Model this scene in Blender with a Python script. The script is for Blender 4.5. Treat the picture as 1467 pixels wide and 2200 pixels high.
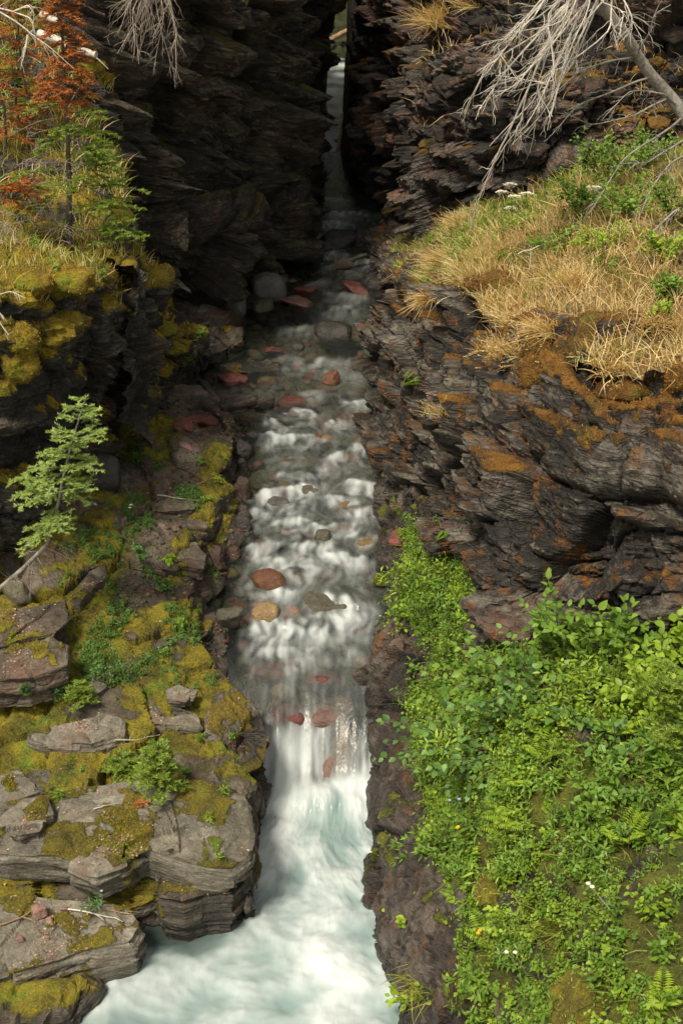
import bpy, math, random
import numpy as np
from mathutils import Vector, Matrix
rng = np.random.default_rng(7); random.seed(7)
S = bpy.context.scene
for o in list(bpy.data.objects): bpy.data.objects.remove(o)
COL = S.collection

# ------------------------------------------------------------------ camera, sky, sun, exposure
PITCH = math.radians(27); FPX = 2750.; CAMZ = 8.
cd = bpy.data.cameras.new('camera'); cam = bpy.data.objects.new('camera', cd); COL.objects.link(cam)
cam.location = (0, 0, CAMZ); cam.rotation_euler = (math.radians(90) - PITCH, 0, 0)
cd.sensor_fit = 'VERTICAL'; cd.sensor_height = 24; cd.lens = 24 * FPX / 2200.; cd.clip_end = 500; cd.clip_start = .05
S.camera = cam
SUN_EL, SUN_AZ = math.radians(58), math.radians(215)      # azimuth measured clockwise from +Y: light from behind, upper left
W = bpy.data.worlds.new('World'); S.world = W; W.use_nodes = True
wn, wl = W.node_tree.nodes, W.node_tree.links
sky = wn.new('ShaderNodeTexSky'); sky.sky_type = 'NISHITA'; sky.sun_disc = False
sky.sun_elevation = SUN_EL; sky.sun_rotation = SUN_AZ; sky.altitude = 1400; sky.dust_density = 3.0
hs = wn.new('ShaderNodeHueSaturation'); hs.inputs['Saturation'].default_value = .28
tint = wn.new('ShaderNodeMix'); tint.data_type = 'RGBA'; tint.blend_type = 'MULTIPLY'; tint.inputs[0].default_value = 1
tint.inputs[7].default_value = (1.0, .93, .78, 1)
wl.new(sky.outputs[0], hs.inputs['Color']); wl.new(hs.outputs[0], tint.inputs[6]); wl.new(tint.outputs[2], wn['Background'].inputs[0])
wn['Background'].inputs[1].default_value = .066
sl = bpy.data.lights.new('sun', 'SUN'); sl.energy = 1.5; sl.angle = math.radians(15); sl.color = (1, .90, .74)
sun = bpy.data.objects.new('sun', sl); COL.objects.link(sun)
sdir = Vector((math.sin(SUN_AZ) * math.cos(SUN_EL), math.cos(SUN_AZ) * math.cos(SUN_EL), math.sin(SUN_EL)))
sun.rotation_euler = sdir.to_track_quat('Z', 'Y').to_euler(); sun.location = sdir * 60
S.view_settings.view_transform = 'Standard'; S.view_settings.look = 'None'
S.view_settings.exposure = 2.0; S.view_settings.gamma = 1; S.view_settings.use_curve_mapping = False
S.render.engine = 'CYCLES'; S.cycles.max_bounces = 6; S.cycles.transparent_max_bounces = 10
S.render.resolution_x = 682; S.render.resolution_y = 1024

# ------------------------------------------------------------------ view maths (to set things where they stand)
cp, sp = math.cos(PITCH), math.sin(PITCH)
FWD = np.array([0, cp, -sp]); UPV = np.array([0, sp, cp]); CAM = np.array([0, 0, CAMZ])
def ray(px, py): return FWD + (px - 733.5) / FPX * np.array([1., 0, 0]) + (1100 - py) / FPX * UPV
def Q(px, py, Y): d = ray(px, py); return CAM + d * (Y / d[1])
def QZ(px, py, Z): d = ray(px, py); return CAM + d * ((Z - CAMZ) / d[2])
def project(P):
    v = P - CAM; z = v @ FWD; z = np.where(z > .1, z, .1)
    return 733.5 + FPX * v[..., 0] / z, 1100 - FPX * (v @ UPV) / z, z

# ------------------------------------------------------------------ noise in numpy
def _h(i, j, k, s):
    h = (i.astype(np.int64) * 374761393 + j.astype(np.int64) * 668265263 + k.astype(np.int64) * 2147483647 + s * 974711) & 0xffffffff
    h = ((h ^ (h >> 13)) * 1274126177) & 0xffffffff
    h = ((h ^ (h >> 16)) * 2246822519) & 0xffffffff
    return (h ^ (h >> 15)) & 0xffff
def vnoise(P, s=0):
    """gradient-like smooth noise in -1..1"""
    sh = P.shape[:-1]; P = P.reshape(-1, 3); F = np.floor(P); f = (P - F).astype(np.float32); I = F.astype(np.int64)
    u = f * f * f * (f * (f * 6 - 15) + 10); out = np.zeros(len(P), np.float32)
    for a in (0, 1):
        for b in (0, 1):
            for c in (0, 1):
                h = _h(I[:, 0] + a, I[:, 1] + b, I[:, 2] + c, s)
                gx = ((h & 31) / 15.5 - 1).astype(np.float32); gy = (((h >> 5) & 31) / 15.5 - 1).astype(np.float32); gz = (((h >> 10) & 31) / 15.5 - 1).astype(np.float32)
                d = gx * (f[:, 0] - a) + gy * (f[:, 1] - b) + gz * (f[:, 2] - c)
                w = (u[:, 0] if a else 1 - u[:, 0]) * (u[:, 1] if b else 1 - u[:, 1]) * (u[:, 2] if c else 1 - u[:, 2])
                out += w * d
    return (out * 1.25).reshape(sh)
def fbm(P, oct=4, s=0, gain=.5):
    o = 0; a = 1.
    for i in range(oct): o = o + a * vnoise(P * (2.03 ** i) + 17.3 * i, s + i); a *= gain
    return o
def cells(P, s=0, jit=.9):
    """Voronoi: distance to the nearest, to the border, random value of the cell, vector to the centre"""
    sh = P.shape[:-1]; P = P.reshape(-1, 3); F = np.floor(P); f = (P - F).astype(np.float32); I = F.astype(np.int64); n = len(P)
    d1 = np.full(n, 9., np.float32); d2 = np.full(n, 9., np.float32); r = np.zeros(n, np.float32); v = np.zeros((n, 3), np.float32)
    for a in (-1, 0, 1):
        for b in (-1, 0, 1):
            for c in (-1, 0, 1):
                h = _h(I[:, 0] + a, I[:, 1] + b, I[:, 2] + c, s)
                dx = a + .5 + jit * ((h & 31) / 31. - .5) - f[:, 0]; dy = b + .5 + jit * (((h >> 5) & 31) / 31. - .5) - f[:, 1]; dz = c + .5 + jit * (((h >> 10) & 31) / 31. - .5) - f[:, 2]
                d = np.maximum(np.maximum(abs(dx), abs(dy)), abs(dz)) * .65 + .35 * np.sqrt(dx * dx + dy * dy + dz * dz)
                m = d < d1
                d2 = np.where(m, d1, np.minimum(d2, d)); d1 = np.where(m, d, d1); r = np.where(m, ((h * 7919) & 0xffff) / 65535., r)
                v[m] = np.stack([dx, dy, dz], -1)[m]
    return d1.reshape(sh), (d2 - d1).reshape(sh), r.reshape(sh), v.reshape(sh + (3,))
def h1(i, s=0):
    z = np.zeros_like(i); return _h(i, z, z, s) / 65535.
def sst(a, b, x): t = np.clip((x - a) / (b - a), 0, 1); return t * t * (3 - 2 * t)

# ------------------------------------------------------------------ mesh helpers
class MB:
    def __init__(s): s.v = []; s.f = []; s.n = 0; s.a = []; s.mi = []
    def add(s, V, Fc, rnd=None, mi=0):
        """Fc: int array (m,k)"""
        V = np.asarray(V, np.float32); Fc = np.asarray(Fc)
        s.v.append(V); s.f.append(Fc + s.n); s.n += len(V); s.mi.append(np.full(len(Fc), mi, np.int32))
        s.a.append(np.full(len(V), .5, np.float32) if rnd is None else np.broadcast_to(np.asarray(rnd, np.float32), (len(V),)))
    def mesh(s, name, mats, smooth=True):
        V = np.concatenate(s.v); A = np.concatenate(s.a); MI = np.concatenate(s.mi)
        sizes = np.concatenate([np.full(len(f), f.shape[1], np.int32) for f in s.f]); L = np.concatenate([f.ravel() for f in s.f]).astype(np.int32)
        return rawmesh(name, V, sizes, L, mats, {'rnd': A}, MI, smooth)
def rawmesh(name, V, sizes, L, mats, attrs, MI=None, smooth=True):
    me = bpy.data.meshes.new(name); me.vertices.add(len(V)); me.vertices.foreach_set('co', np.asarray(V, np.float32).ravel())
    me.loops.add(len(L)); me.loops.foreach_set('vertex_index', L)
    me.polygons.add(len(sizes)); st = np.zeros(len(sizes), np.int32); st[1:] = np.cumsum(sizes)[:-1]
    me.polygons.foreach_set('loop_start', st)
    for m in mats: me.materials.append(m)
    if MI is not None and len(mats) > 1: me.polygons.foreach_set('material_index', MI)
    me.polygons.foreach_set('use_smooth', np.full(len(sizes), smooth, bool))
    for k, a in attrs.items():
        at = me.attributes.new(k, 'FLOAT', 'POINT'); at.data.foreach_set('value', np.ascontiguousarray(a, np.float32).ravel())
    me.update(calc_edges=True); return me
def link(name, me, parent=None, loc=None):
    o = bpy.data.objects.new(name, me); COL.objects.link(o)
    if parent is not None: o.parent = parent
    if loc is not None: o.location = loc
    return o
def tag(o, label=None, cat=None, group=None, kind=None):
    if label: o['label'] = label
    if cat: o['category'] = cat
    if group: o['group'] = group
    if kind: o['kind'] = kind
    return o
def empty(name, loc, label, cat, group=None):
    o = bpy.data.objects.new(name, None); COL.objects.link(o); o.location = loc; o.empty_display_size = .1
    return tag(o, label, cat, group)
def grid_faces(nu, nv, flip=False, wrap=False):
    i, j = np.meshgrid(np.arange(nu - 1), np.arange(nv if wrap else nv - 1), indexing='ij'); j2 = (j + 1) % nv
    f = np.stack([i * nv + j, (i + 1) * nv + j, (i + 1) * nv + j2, i * nv + j2], -1).reshape(-1, 4)
    return f[:, ::-1] if flip else f
def tube(mb, pts, rad, sides=5, rnd=.5, mi=0):
    pts = np.asarray(pts, float); n = len(pts); rad = np.broadcast_to(np.asarray(rad, float), (n,))
    T = np.gradient(pts, axis=0); T /= np.linalg.norm(T, axis=1)[:, None] + 1e-9
    ref = np.array([0, 0, 1.]) if abs(T[:, 2]).mean() < .8 else np.array([1., 0, 0])
    A = np.cross(T, ref); A /= np.linalg.norm(A, axis=1)[:, None] + 1e-9; B = np.cross(T, A)
    an = np.linspace(0, 2 * np.pi, sides, endpoint=False)
    V = pts[:, None] + rad[:, None, None] * (A[:, None] * np.cos(an)[None, :, None] + B[:, None] * np.sin(an)[None, :, None])
    mb.add(V.reshape(-1, 3), grid_faces(n, sides, wrap=True), rnd, mi)
    if sides >= 5:
        mb.add(np.concatenate([V[-1], pts[-1:]]), np.array([[k, (k + 1) % sides, sides] for k in range(sides)]), rnd, mi)
def hermite(K, t, q):
    """K (n,...) values at knots t, sampled at q"""
    n = len(t); m = np.zeros_like(K); dt = np.diff(t); sl_ = np.diff(K, axis=0) / dt.reshape((-1,) + (1,) * (K.ndim - 1))
    m[0] = sl_[0]; m[-1] = sl_[-1]; m[1:-1] = .5 * (sl_[1:] + sl_[:-1]) * .9
    i = np.clip(np.searchsorted(t, q, side='right') - 1, 0, n - 2); h = dt[i]; x = (q - t[i]) / h
    sh = (-1,) + (1,) * (K.ndim - 1); x = x.reshape(sh); h = h.reshape(sh)
    return (2 * x**3 - 3 * x**2 + 1) * K[i] + (x**3 - 2 * x**2 + x) * h * m[i] + (-2 * x**3 + 3 * x**2) * K[i + 1] + (x**3 - x**2) * h * m[i + 1]
def loft(net, ru, rv, nmax=900):
    K = np.array(net, float)
    du = np.linalg.norm(np.diff(K, axis=0), axis=2).mean(1) + 1e-4; tu = np.concatenate([[0], np.cumsum(du)])
    dv = np.linalg.norm(np.diff(K, axis=1), axis=2).mean(0) + 1e-4; tv = np.concatenate([[0], np.cumsum(dv)])
    def samp(t, r):       # dense where r (per segment) is small
        r = np.broadcast_to(np.asarray(r, float), (len(t) - 1,)); out = []
        for k in range(len(t) - 1):
            n = max(1, int(round((t[k + 1] - t[k]) / r[k]))); out.append(np.linspace(t[k], t[k + 1], n, endpoint=False))
        return np.concatenate(out + [[t[-1]]])
    A = hermite(K, tu, samp(tu, ru)); B = hermite(np.swapaxes(A, 0, 1), tv, samp(tv, rv))
    return np.swapaxes(B, 0, 1)
def normals(P, toward=CAM):
    a = np.gradient(P, axis=0); b = np.gradient(P, axis=1); N = np.cross(a, b); N /= np.linalg.norm(N, axis=2)[..., None] + 1e-9
    if toward is not None:
        c = (N * (toward - P)).sum(2); flip = np.median(c) < 0
        return (-N if flip else N), flip
    return N
PATCH = {}
def smooth2(A, n):
    for _ in range(n):
        B = A.copy(); B[1:-1] = (A[:-2] + 2 * A[1:-1] + A[2:]) / 4; A = B.copy(); A[:, 1:-1] = (B[:, :-2] + 2 * B[:, 1:-1] + B[:, 2:]) / 4
    return A

def facet(r, v, k):
    """tilted face of a joint block: a random plane through the cell's centre"""
    a = r * 6.28 * 7.; return k * (v[..., 0] * np.cos(a) + v[..., 1] * np.sin(a) + .8 * v[..., 2] * np.cos(a * 1.7 + 1))
def rockdisp(P, amp=1., dip=(0., 0.), s=0, big=1., fine=1., ledge=.10):
    """bedded, jointed rock: returns displacement and a tone value per block"""
    W_ = P + .05 * np.stack([vnoise(P * .9 + 5, s), vnoise(P * .9 + 9, s), .7 * vnoise(P * .9 + 13, s)], -1) + .009 * np.stack([vnoise(P * 4 + 5, s), vnoise(P * 4 + 9, s), vnoise(P * 4 + 13, s)], -1)
    Z = W_[..., 2] + dip[0] * W_[..., 0] + dip[1] * W_[..., 1]
    W_ = np.stack([W_[..., 0] * .92 + W_[..., 1] * .38, W_[..., 1] * .92 - W_[..., 0] * .38, Z], -1)
    _, e0, r0, v0 = cells(W_ / np.array([1.0, 1.0, 1.7]) / big, s + 4)
    _, e1, r1, v1 = cells(W_ / np.array([.85, .95, .52]) / big, s + 1)
    _, e2, r2, v2 = cells(W_ / np.array([.40, .46, .20]), s + 2)
    _, e3, r3, v3 = cells(W_ / np.array([.15, .18, .055]), s + 3)
    _, e4, r4, v4 = cells(W_ / np.array([.055, .065, .022]), s + 6)
    rough = sst(-.15, .5, vnoise(P * .8, s + 70)) * sst(-.3, .4, vnoise(P * 2.3, s + 71) + .25) * .75 + .25           # some faces smooth, some shattered
    bed = W_[..., 2] / .075 + .18 * vnoise(P * 1.6, s + 8); bi = np.floor(bed); bf = bed - bi
    bed2 = W_[..., 2] / .024 + .5 * vnoise(P * 2.6, s + 9); b2 = bed2 - np.floor(bed2)
    lam = h1(bi.astype(np.int64), s) - .5; lam2 = h1(np.floor(bed2).astype(np.int64), s + 5) - .5
    d = .40 * (r0 - .55) * big + .34 * (r1 - .55) * big + fine * ((.05 + .08 * rough) * (r2 - .5) + (.025 + .055 * rough) * (r3 - .5) + (.008 + .022 * rough) * (r4 - .5) + .05 * lam + (.006 + .016 * rough) * lam2)
    d += facet(r0, v0, .16 * big) + facet(r1, v1, .14 * big) + facet(r2, v2, .03 + .03 * rough) + facet(r3, v3, .012 + .03 * rough) + facet(r4, v4, .008)
    d -= .16 * np.exp(-e1 / .03) + .12 * np.exp(-e0 / .02) + (.02 + .04 * rough) * np.exp(-e2 / .03) + .02 * rough * np.exp(-e3 / .05)
    d += .035 * fbm(P * 1.3, 3, s + 20) + .012 * fbm(P * 9, 3, s + 30) - .022 * fine * np.exp(-np.minimum(bf, 1 - bf) / .07)
    lz = W_[..., 2] / (.40 * big) + .2 * vnoise(P * .7, s + 90) + .5 * np.floor(r0 * 3) + .12 * (r1 - .5); lf = lz - np.floor(lz); lj = .4 + 1.2 * h1(np.floor(lz).astype(np.int64), s + 91)
    d += ledge * lj * (np.where(lf < .88, lf / .88, (1 - lf) / .12) - .5)
    tone = .4 * r2 + .2 * r3 + .4 * r1
    return d * amp, tone

def patch(name, net, ru, rv, amp=1., dip=(0, 0), s=0, moss=None, mat=None, fade=None, big=1., fine=1., ledge=.10, mossh=.045, parent=None, dry=False):
    P = loft(net, ru, rv); N, fl = normals(smooth2(P, 2))
    d, tone = rockdisp(P, amp, dip, s, big, fine, ledge)
    if fade is not None: d = d * fade(P)
    P = P + N * d[..., None]
    N2, _ = normals(smooth2(P, 3)); 
    if fl != _: N2 = N2
    m = np.zeros(P.shape[:2], np.float32) if moss is None else np.clip(moss(P, N2), 0, 1)
    if moss is not None:
        m = smooth2(m, 1)
        _, e, r, _v = cells(P / .085, s + 50); cush = np.clip(1 - (_ / .75) ** 2, 0, 1)
        P = P + N2 * (m * (mossh * (.35 + .65 * cush) + .03 * fbm(P * 5, 3, s + 60)))[..., None]
    nu, nv = P.shape[:2]; zw = waterz(P[..., 1]); wet = 1 - sst(.03, .28, P[..., 2] - zw + .12 * vnoise(P * 3, 77)) * (not dry)
    F = grid_faces(nu, nv, flip=fl)
    a = P[1, 0] - P[0, 0]
    me = rawmesh(name, P.reshape(-1, 3), np.full(len(F), 4, np.int32), F.ravel().astype(np.int32), [mat], {'moss': m, 'tone': tone, 'wet': wet}, None, False)
    o = link(name, me, parent); tag(o, kind='structure')
    Nf = normals(smooth2(P, 3), None) * (-1 if fl else 1)
    PATCH[o.name] = (P.reshape(-1, 3), Nf.reshape(-1, 3), m.ravel(), project(P.reshape(-1, 3)))
    return o
def pick(px, py, names, rad=7):
    best = None
    for n in names:
        P, N, m, (x, y, z) = PATCH[n]
        i = np.nonzero((abs(x - px) < rad) & (abs(y - py) < rad) & (z > 1))[0]
        if len(i):
            k = i[np.argmin(z[i])]
            if best is None or z[k] < best[2]: best = (P[k].copy(), N[k].copy(), z[k])
    if best is None:
        if rad < 60: return pick(px, py, names, rad * 2)
        raise ValueError((px, py, names))
    return best[0], best[1]

# ------------------------------------------------------------------ materials
def nodes(name):
    m = bpy.data.materials.new(name); m.use_nodes = True; t = m.node_tree; t.nodes.clear()
    out = t.nodes.new('ShaderNodeOutputMaterial'); return m, t, out
class NT:
    def __init__(s, t): s.t = t
    def n(s, ty, **kw):
        x = s.t.nodes.new(ty)
        for k, v in kw.items(): setattr(x, k, v)
        return x
    def l(s, a, b): s.t.links.new(a, b)
    def val(s, x, v):
        if hasattr(v, 'is_linked') or hasattr(v, 'links'): s.l(v, x)
        else: x.default_value = v
    def math(s, op, a, b=0., c=None, clamp=False):
        x = s.n('ShaderNodeMath', operation=op, use_clamp=clamp); s.val(x.inputs[0], a); s.val(x.inputs[1], b)
        if c is not None: s.val(x.inputs[2], c)
        return x.outputs[0]
    def mix(s, f, a, b, blend='MIX'):
        x = s.n('ShaderNodeMix', data_type='RGBA', blend_type=blend); s.val(x.inputs[0], f)
        s.val(x.inputs[6], a if not isinstance(a, tuple) else a + (1,) * (4 - len(a))); s.val(x.inputs[7], b if not isinstance(b, tuple) else b + (1,) * (4 - len(b)))
        return x.outputs[2]
    def noise(s, vec, scale, detail=4, rough=.55, dist=0.):
        x = s.n('ShaderNodeTexNoise'); x.inputs['Scale'].default_value = scale; x.inputs['Detail'].default_value = detail
        x.inputs['Roughness'].default_value = rough; x.inputs['Distortion'].default_value = dist; s.l(vec, x.inputs['Vector']); return x.outputs['Fac']
    def ramp(s, f, stops):
        x = s.n('ShaderNodeValToRGB'); s.l(f, x.inputs[0]); e = x.color_ramp.elements
        while len(e) < len(stops): e.new(.5)
        for el, (p, c) in zip(e, stops): el.position = p; el.color = tuple(c) + (1,) if len(c) == 3 else c
        return x.outputs[0]
    def ss(s, f, a, b):
        x = s.n('ShaderNodeMapRange', interpolation_type='SMOOTHSTEP'); s.l(f, x.inputs[0]); x.inputs[1].default_value = a; x.inputs[2].default_value = b; return x.outputs[0]
    def attr(s, n): return s.n('ShaderNodeAttribute', attribute_name=n).outputs['Fac']
    def mapping(s, vec, scale):
        x = s.n('ShaderNodeMapping'); s.l(vec, x.inputs[0]); x.inputs['Scale'].default_value = scale; return x.outputs[0]

def mat_rock(name, dark, mid, light, red, redamt=.3, mossd=(.035, .03, .004), mossl=(.17, .13, .012), lichen=.25, stain=(.12, .045, .01), stainamt=.25, strat=22., rough=.72, crack=.5):
    m, t, out = nodes(name); g = NT(t)
    co = g.n('ShaderNodeTexCoord').outputs['Object']
    n1 = g.noise(co, 1.3, 6, .6); n2 = g.noise(co, 8, 8, .68); n3 = g.noise(co, 38, 6, .7)
    st = g.noise(g.mapping(co, (2.2, 2.2, strat)), 1., 6, .65, .4); tone = g.attr('tone')
    f = g.math('ADD', g.math('MULTIPLY', n2, .45), g.math('ADD', g.math('MULTIPLY', st, .45), g.math('MULTIPLY', tone, .3)))
    c = g.ramp(f, [(.42, dark), (.60, mid), (.80, light)])
    rf = g.ss(g.math('ADD', n1, g.math('MULTIPLY', g.math('SUBTRACT', tone, .5), .35)), .62 - .25 * redamt, .78 - .25 * redamt)
    c = g.mix(g.math('MULTIPLY', rf, .75), c, g.mix(st, tuple(x * .45 for x in red), red))
    sf = g.math('MULTIPLY', g.ss(g.noise(g.mapping(co, (3, 3, 1.1)), 1.4, 6, .7), .52, .7), stainamt * 2.2, clamp=True)
    c = g.mix(sf, c, g.mix(n3, tuple(x * .4 for x in stain), stain))
    lf = g.math('MULTIPLY', g.ss(g.noise(co, 17, 5, .75), .60, .72), lichen)
    c = g.mix(lf, c, tuple(min(1, x * 1.6) for x in light))
    wet = g.attr('wet'); c = g.mix(wet, c, g.mix(.55, c, (.012, .011, .010)))
    c = g.mix(1., c, g.ramp(n3, [(.3, (.62, .62, .62)), (.7, (1.25, 1.25, 1.25))]), 'MULTIPLY')
    vo = g.n('ShaderNodeTexVoronoi', feature='DISTANCE_TO_EDGE'); vo.inputs['Scale'].default_value = 1.; g.l(g.mapping(g.mix(.06, co, g.n('ShaderNodeTexNoise').outputs['Color'], 'ADD'), (5., 5., strat * .75)), vo.inputs['Vector'])
    ck = g.ss(vo.outputs['Distance'], .0, .07); c = g.mix(g.math('MULTIPLY', g.math('SUBTRACT', 1., ck), crack), c, tuple(x * .4 for x in dark))
    mo = g.attr('moss'); mf = g.ss(g.math('ADD', mo, g.math('ADD', g.math('MULTIPLY', g.math('SUBTRACT', n2, .5), 1.3), g.math('MULTIPLY', g.math('SUBTRACT', n3, .5), .7))), .36, .66)
    mn = g.noise(co, 60, 5, .75); m1 = g.noise(co, 3.5, 5, .6)
    mc = g.mix(g.ss(g.math('ADD', g.math('MULTIPLY', mn, .5), g.math('MULTIPLY', m1, .5)), .36, .66), mossd, mossl)
    hv = g.noise(co, 1.7, 4, .6); mc = g.mix(g.ss(hv, .52, .72), mc, g.mix(1., mc, (.50, .98, .9), 'MULTIPLY')); mc = g.mix(g.math('MULTIPLY', g.ss(g.noise(co, 5.5, 5, .7), .54, .68), .7), mc, g.mix(1., mc, (.55, .40, .45), 'MULTIPLY'))
    c = g.mix(mf, c, mc)
    b = g.n('ShaderNodeBsdfPrincipled'); g.l(c, b.inputs['Base Color'])
    r = g.math('SUBTRACT', g.math('ADD', rough - .12, g.math('MULTIPLY', n3, .3)), g.math('MULTIPLY', wet, .38)); r = g.math('MAXIMUM', g.math('ADD', r, g.math('MULTIPLY', mf, .3)), .14); g.l(r, b.inputs['Roughness'])
    b.inputs['Specular IOR Level'].default_value = .45
    hgt = g.math('ADD', g.math('ADD', g.math('ADD', g.math('MULTIPLY', n3, .4), g.math('MULTIPLY', ck, .6 * crack)), g.math('MULTIPLY', st, .9)), g.math('ADD', g.math('MULTIPLY', n2, .5), g.math('MULTIPLY', mn, g.math('MULTIPLY', mf, 1.0))))
    bp = g.n('ShaderNodeBump'); bp.inputs['Strength'].default_value = 1.; bp.inputs['Distance'].default_value = .05; g.l(hgt, bp.inputs['Height']); g.l(bp.outputs[0], b.inputs['Normal'])
    g.l(b.outputs[0], out.inputs[0]); return m

def mat_leaf(name, cols, trans=.35, rough=.5, spec=.35):
    """cols: dark..light, picked by the per-leaf random value"""
    m, t, out = nodes(name); g = NT(t); co = g.n('ShaderNodeTexCoord').outputs['Object']
    oi = g.n('ShaderNodeObjectInfo').outputs['Random']
    f = g.math('ADD', g.math('MULTIPLY', g.attr('rnd'), .85), g.math('ADD', g.math('MULTIPLY', oi, .15), g.math('MULTIPLY', g.math('SUBTRACT', g.noise(co, 14, 3), .5), .35)))
    c = g.ramp(f, [(i / (len(cols) - 1), x) for i, x in enumerate(cols)])
    b = g.n('ShaderNodeBsdfPrincipled'); g.l(c, b.inputs['Base Color']); b.inputs['Roughness'].default_value = rough; b.inputs['Specular IOR Level'].default_value = spec
    tr = g.n('ShaderNodeBsdfTranslucent'); g.l(g.mix(1., c, (1.25, 1.15, .5), 'MULTIPLY'), tr.inputs[0])
    mx = g.n('ShaderNodeMixShader'); mx.inputs[0].default_value = trans; g.l(b.outputs[0], mx.inputs[1]); g.l(tr.outputs[0], mx.inputs[2]); g.l(mx.outputs[0], out.inputs[0]); return m
def mat_bark(name, a, b_, scale=30, rough=.85):
    m, t, out = nodes(name); g = NT(t); co = g.n('ShaderNodeTexCoord').outputs['Object']
    n = g.noise(co, scale, 6, .7); n2 = g.noise(co, scale * .2, 4)
    c = g.mix(g.ss(g.math('ADD', g.math('MULTIPLY', n, .6), g.math('MULTIPLY', n2, .4)), .35, .65), a, b_)
    b = g.n('ShaderNodeBsdfPrincipled'); g.l(c, b.inputs['Base Color']); b.inputs['Roughness'].default_value = rough; b.inputs['Specular IOR Level'].default_value = .2
    bp = g.n('ShaderNodeBump'); bp.inputs['Strength'].default_value = .5; bp.inputs['Distance'].default_value = .01; g.l(n, bp.inputs['Height']); g.l(bp.outputs[0], b.inputs['Normal'])
    g.l(b.outputs[0], out.inputs[0]); return m
def mat_water():
    m, t, out = nodes('stream_water'); g = NT(t); co = g.n('ShaderNodeTexCoord').outputs['Object']
    foam, deep, aer = g.attr('foam'), g.attr('deep'), g.attr('aer')
    tr = g.n('ShaderNodeBsdfTransparent'); tr.inputs[0].default_value = (.74, .77, .67, 1)
    df = g.n('ShaderNodeBsdfDiffuse'); g.l(g.mix(aer, (.030, .045, .038), (.18, .25, .245)), df.inputs[0])
    a = g.n('ShaderNodeMixShader'); g.l(g.math('MAXIMUM', deep, g.math('MULTIPLY', aer, .75)), a.inputs[0]); g.l(tr.outputs[0], a.inputs[1]); g.l(df.outputs[0], a.inputs[2])
    n = g.noise(g.mapping(co, (1.6, .55, 1)), 9, 4, .6, .6)
    bp = g.n('ShaderNodeBump'); bp.inputs['Strength'].default_value = .35; bp.inputs['Distance'].default_value = .03; g.l(n, bp.inputs['Height'])
    gl = g.n('ShaderNodeBsdfGlossy'); gl.inputs['Roughness'].default_value = .22; gl.inputs[0].default_value = (1, 1, 1, 1); g.l(bp.outputs[0], gl.inputs['Normal'])
    fr = g.n('ShaderNodeFresnel'); fr.inputs[0].default_value = 1.33; g.l(bp.outputs[0], fr.inputs['Normal'])
    b = g.n('ShaderNodeMixShader'); g.l(g.math('MULTIPLY', fr.outputs[0], 1.), b.inputs[0]); g.l(a.outputs[0], b.inputs[1]); g.l(gl.outputs[0], b.inputs[2])
    fd = g.n('ShaderNodeBsdfDiffuse'); fd.inputs[0].default_value = (.53, .57, .575, 1)
    ft = g.n('ShaderNodeBsdfTranslucent'); ft.inputs[0].default_value = (.56, .58, .56, 1)
    fm = g.n('ShaderNodeMixShader'); fm.inputs[0].default_value = .12; g.l(fd.outputs[0], fm.inputs[1]); g.l(ft.outputs[0], fm.inputs[2])
    st = g.noise(g.mapping(co, (4., 1.3, 1)), 3., 5, .6, 1.2)
    ff = g.math('MULTIPLY', foam, g.math('ADD', .62, g.math('MULTIPLY', st, .75)), clamp=True)
    c = g.n('ShaderNodeMixShader'); g.l(ff, c.inputs[0]); g.l(b.outputs[0], c.inputs[1]); g.l(fm.outputs[0], c.inputs[2]); g.l(c.outputs[0], out.inputs[0]); return m

M = {}
M['rock_left'] = mat_rock('rock_left', (.007, .006, .0045), (.036, .029, .020), (.15, .122, .085), (.06, .026, .014), .15, mossd=(.02, .02, .004), mossl=(.12, .10, .012), lichen=.3, stainamt=.12)
M['rock_mossy'] = mat_rock('rock_mossy', (.007, .0062, .0048), (.024, .021, .0155), (.13, .113, .088), (.11, .055, .035), .15, mossd=(.06, .045, .004), mossl=(.42, .30, .014), lichen=.45, stainamt=.2)
M['rock_right'] = mat_rock('rock_right', (.0055, .005, .0042), (.020, .0168, .0125), (.20, .178, .142), (.10, .042, .022), .15, mossd=(.045, .020, .002), mossl=(.30, .135, .008), lichen=.35, stain=(.20, .075, .006), stainamt=.6, rough=.5, crack=.3)
M['rock_pink'] = mat_rock('rock_pink', (.007, .0065, .0056), (.024, .020, .0165), (.15, .128, .105), (.23, .12, .08), .40, mossd=(.05, .025, .002), mossl=(.25, .13, .01), lichen=.2, stain=(.2, .08, .02), stainamt=.2)
M['ledge'] = mat_rock('ledge', (.04, .035, .025), (.13, .118, .088), (.27, .245, .19), (.17, .10, .07), .12, mossd=(.05, .045, .005), mossl=(.28, .22, .015), lichen=.3, stain=(.13, .06, .02), stainamt=.15, strat=14, crack=.06)
M['bank'] = mat_rock('bank', (.028, .022, .015), (.085, .068, .048), (.2, .17, .125), (.15, .075, .05), .35, mossd=(.07, .062, .006), mossl=(.37, .30, .018), lichen=.2, stain=(.1, .05, .02), stainamt=.25, strat=14, crack=.15)
M['bankwet'] = mat_rock('bankwet', (.010, .0085, .0065), (.034, .028, .021), (.18, .16, .125), (.10, .045, .025), .12, crack=.1, mossd=(.04, .03, .004), mossl=(.2, .13, .012), lichen=.2, stain=(.15, .06, .015), stainamt=.35, rough=.5)
M['left_moss_bright'] = mat_rock('moss_bright', (.1, .1, .02), (.1, .1, .02), (.2, .2, .05), (.1, .1, .02), mossd=(.10, .095, .01), mossl=(.34, .32, .035), strat=3, rough=.95)
M['rock_moss_gold'] = mat_rock('moss_gold', (.1, .1, .02), (.1, .1, .02), (.2, .2, .05), (.1, .1, .02), mossd=(.10, .066, .004), mossl=(.42, .29, .014), strat=3, rough=.95)
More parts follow.
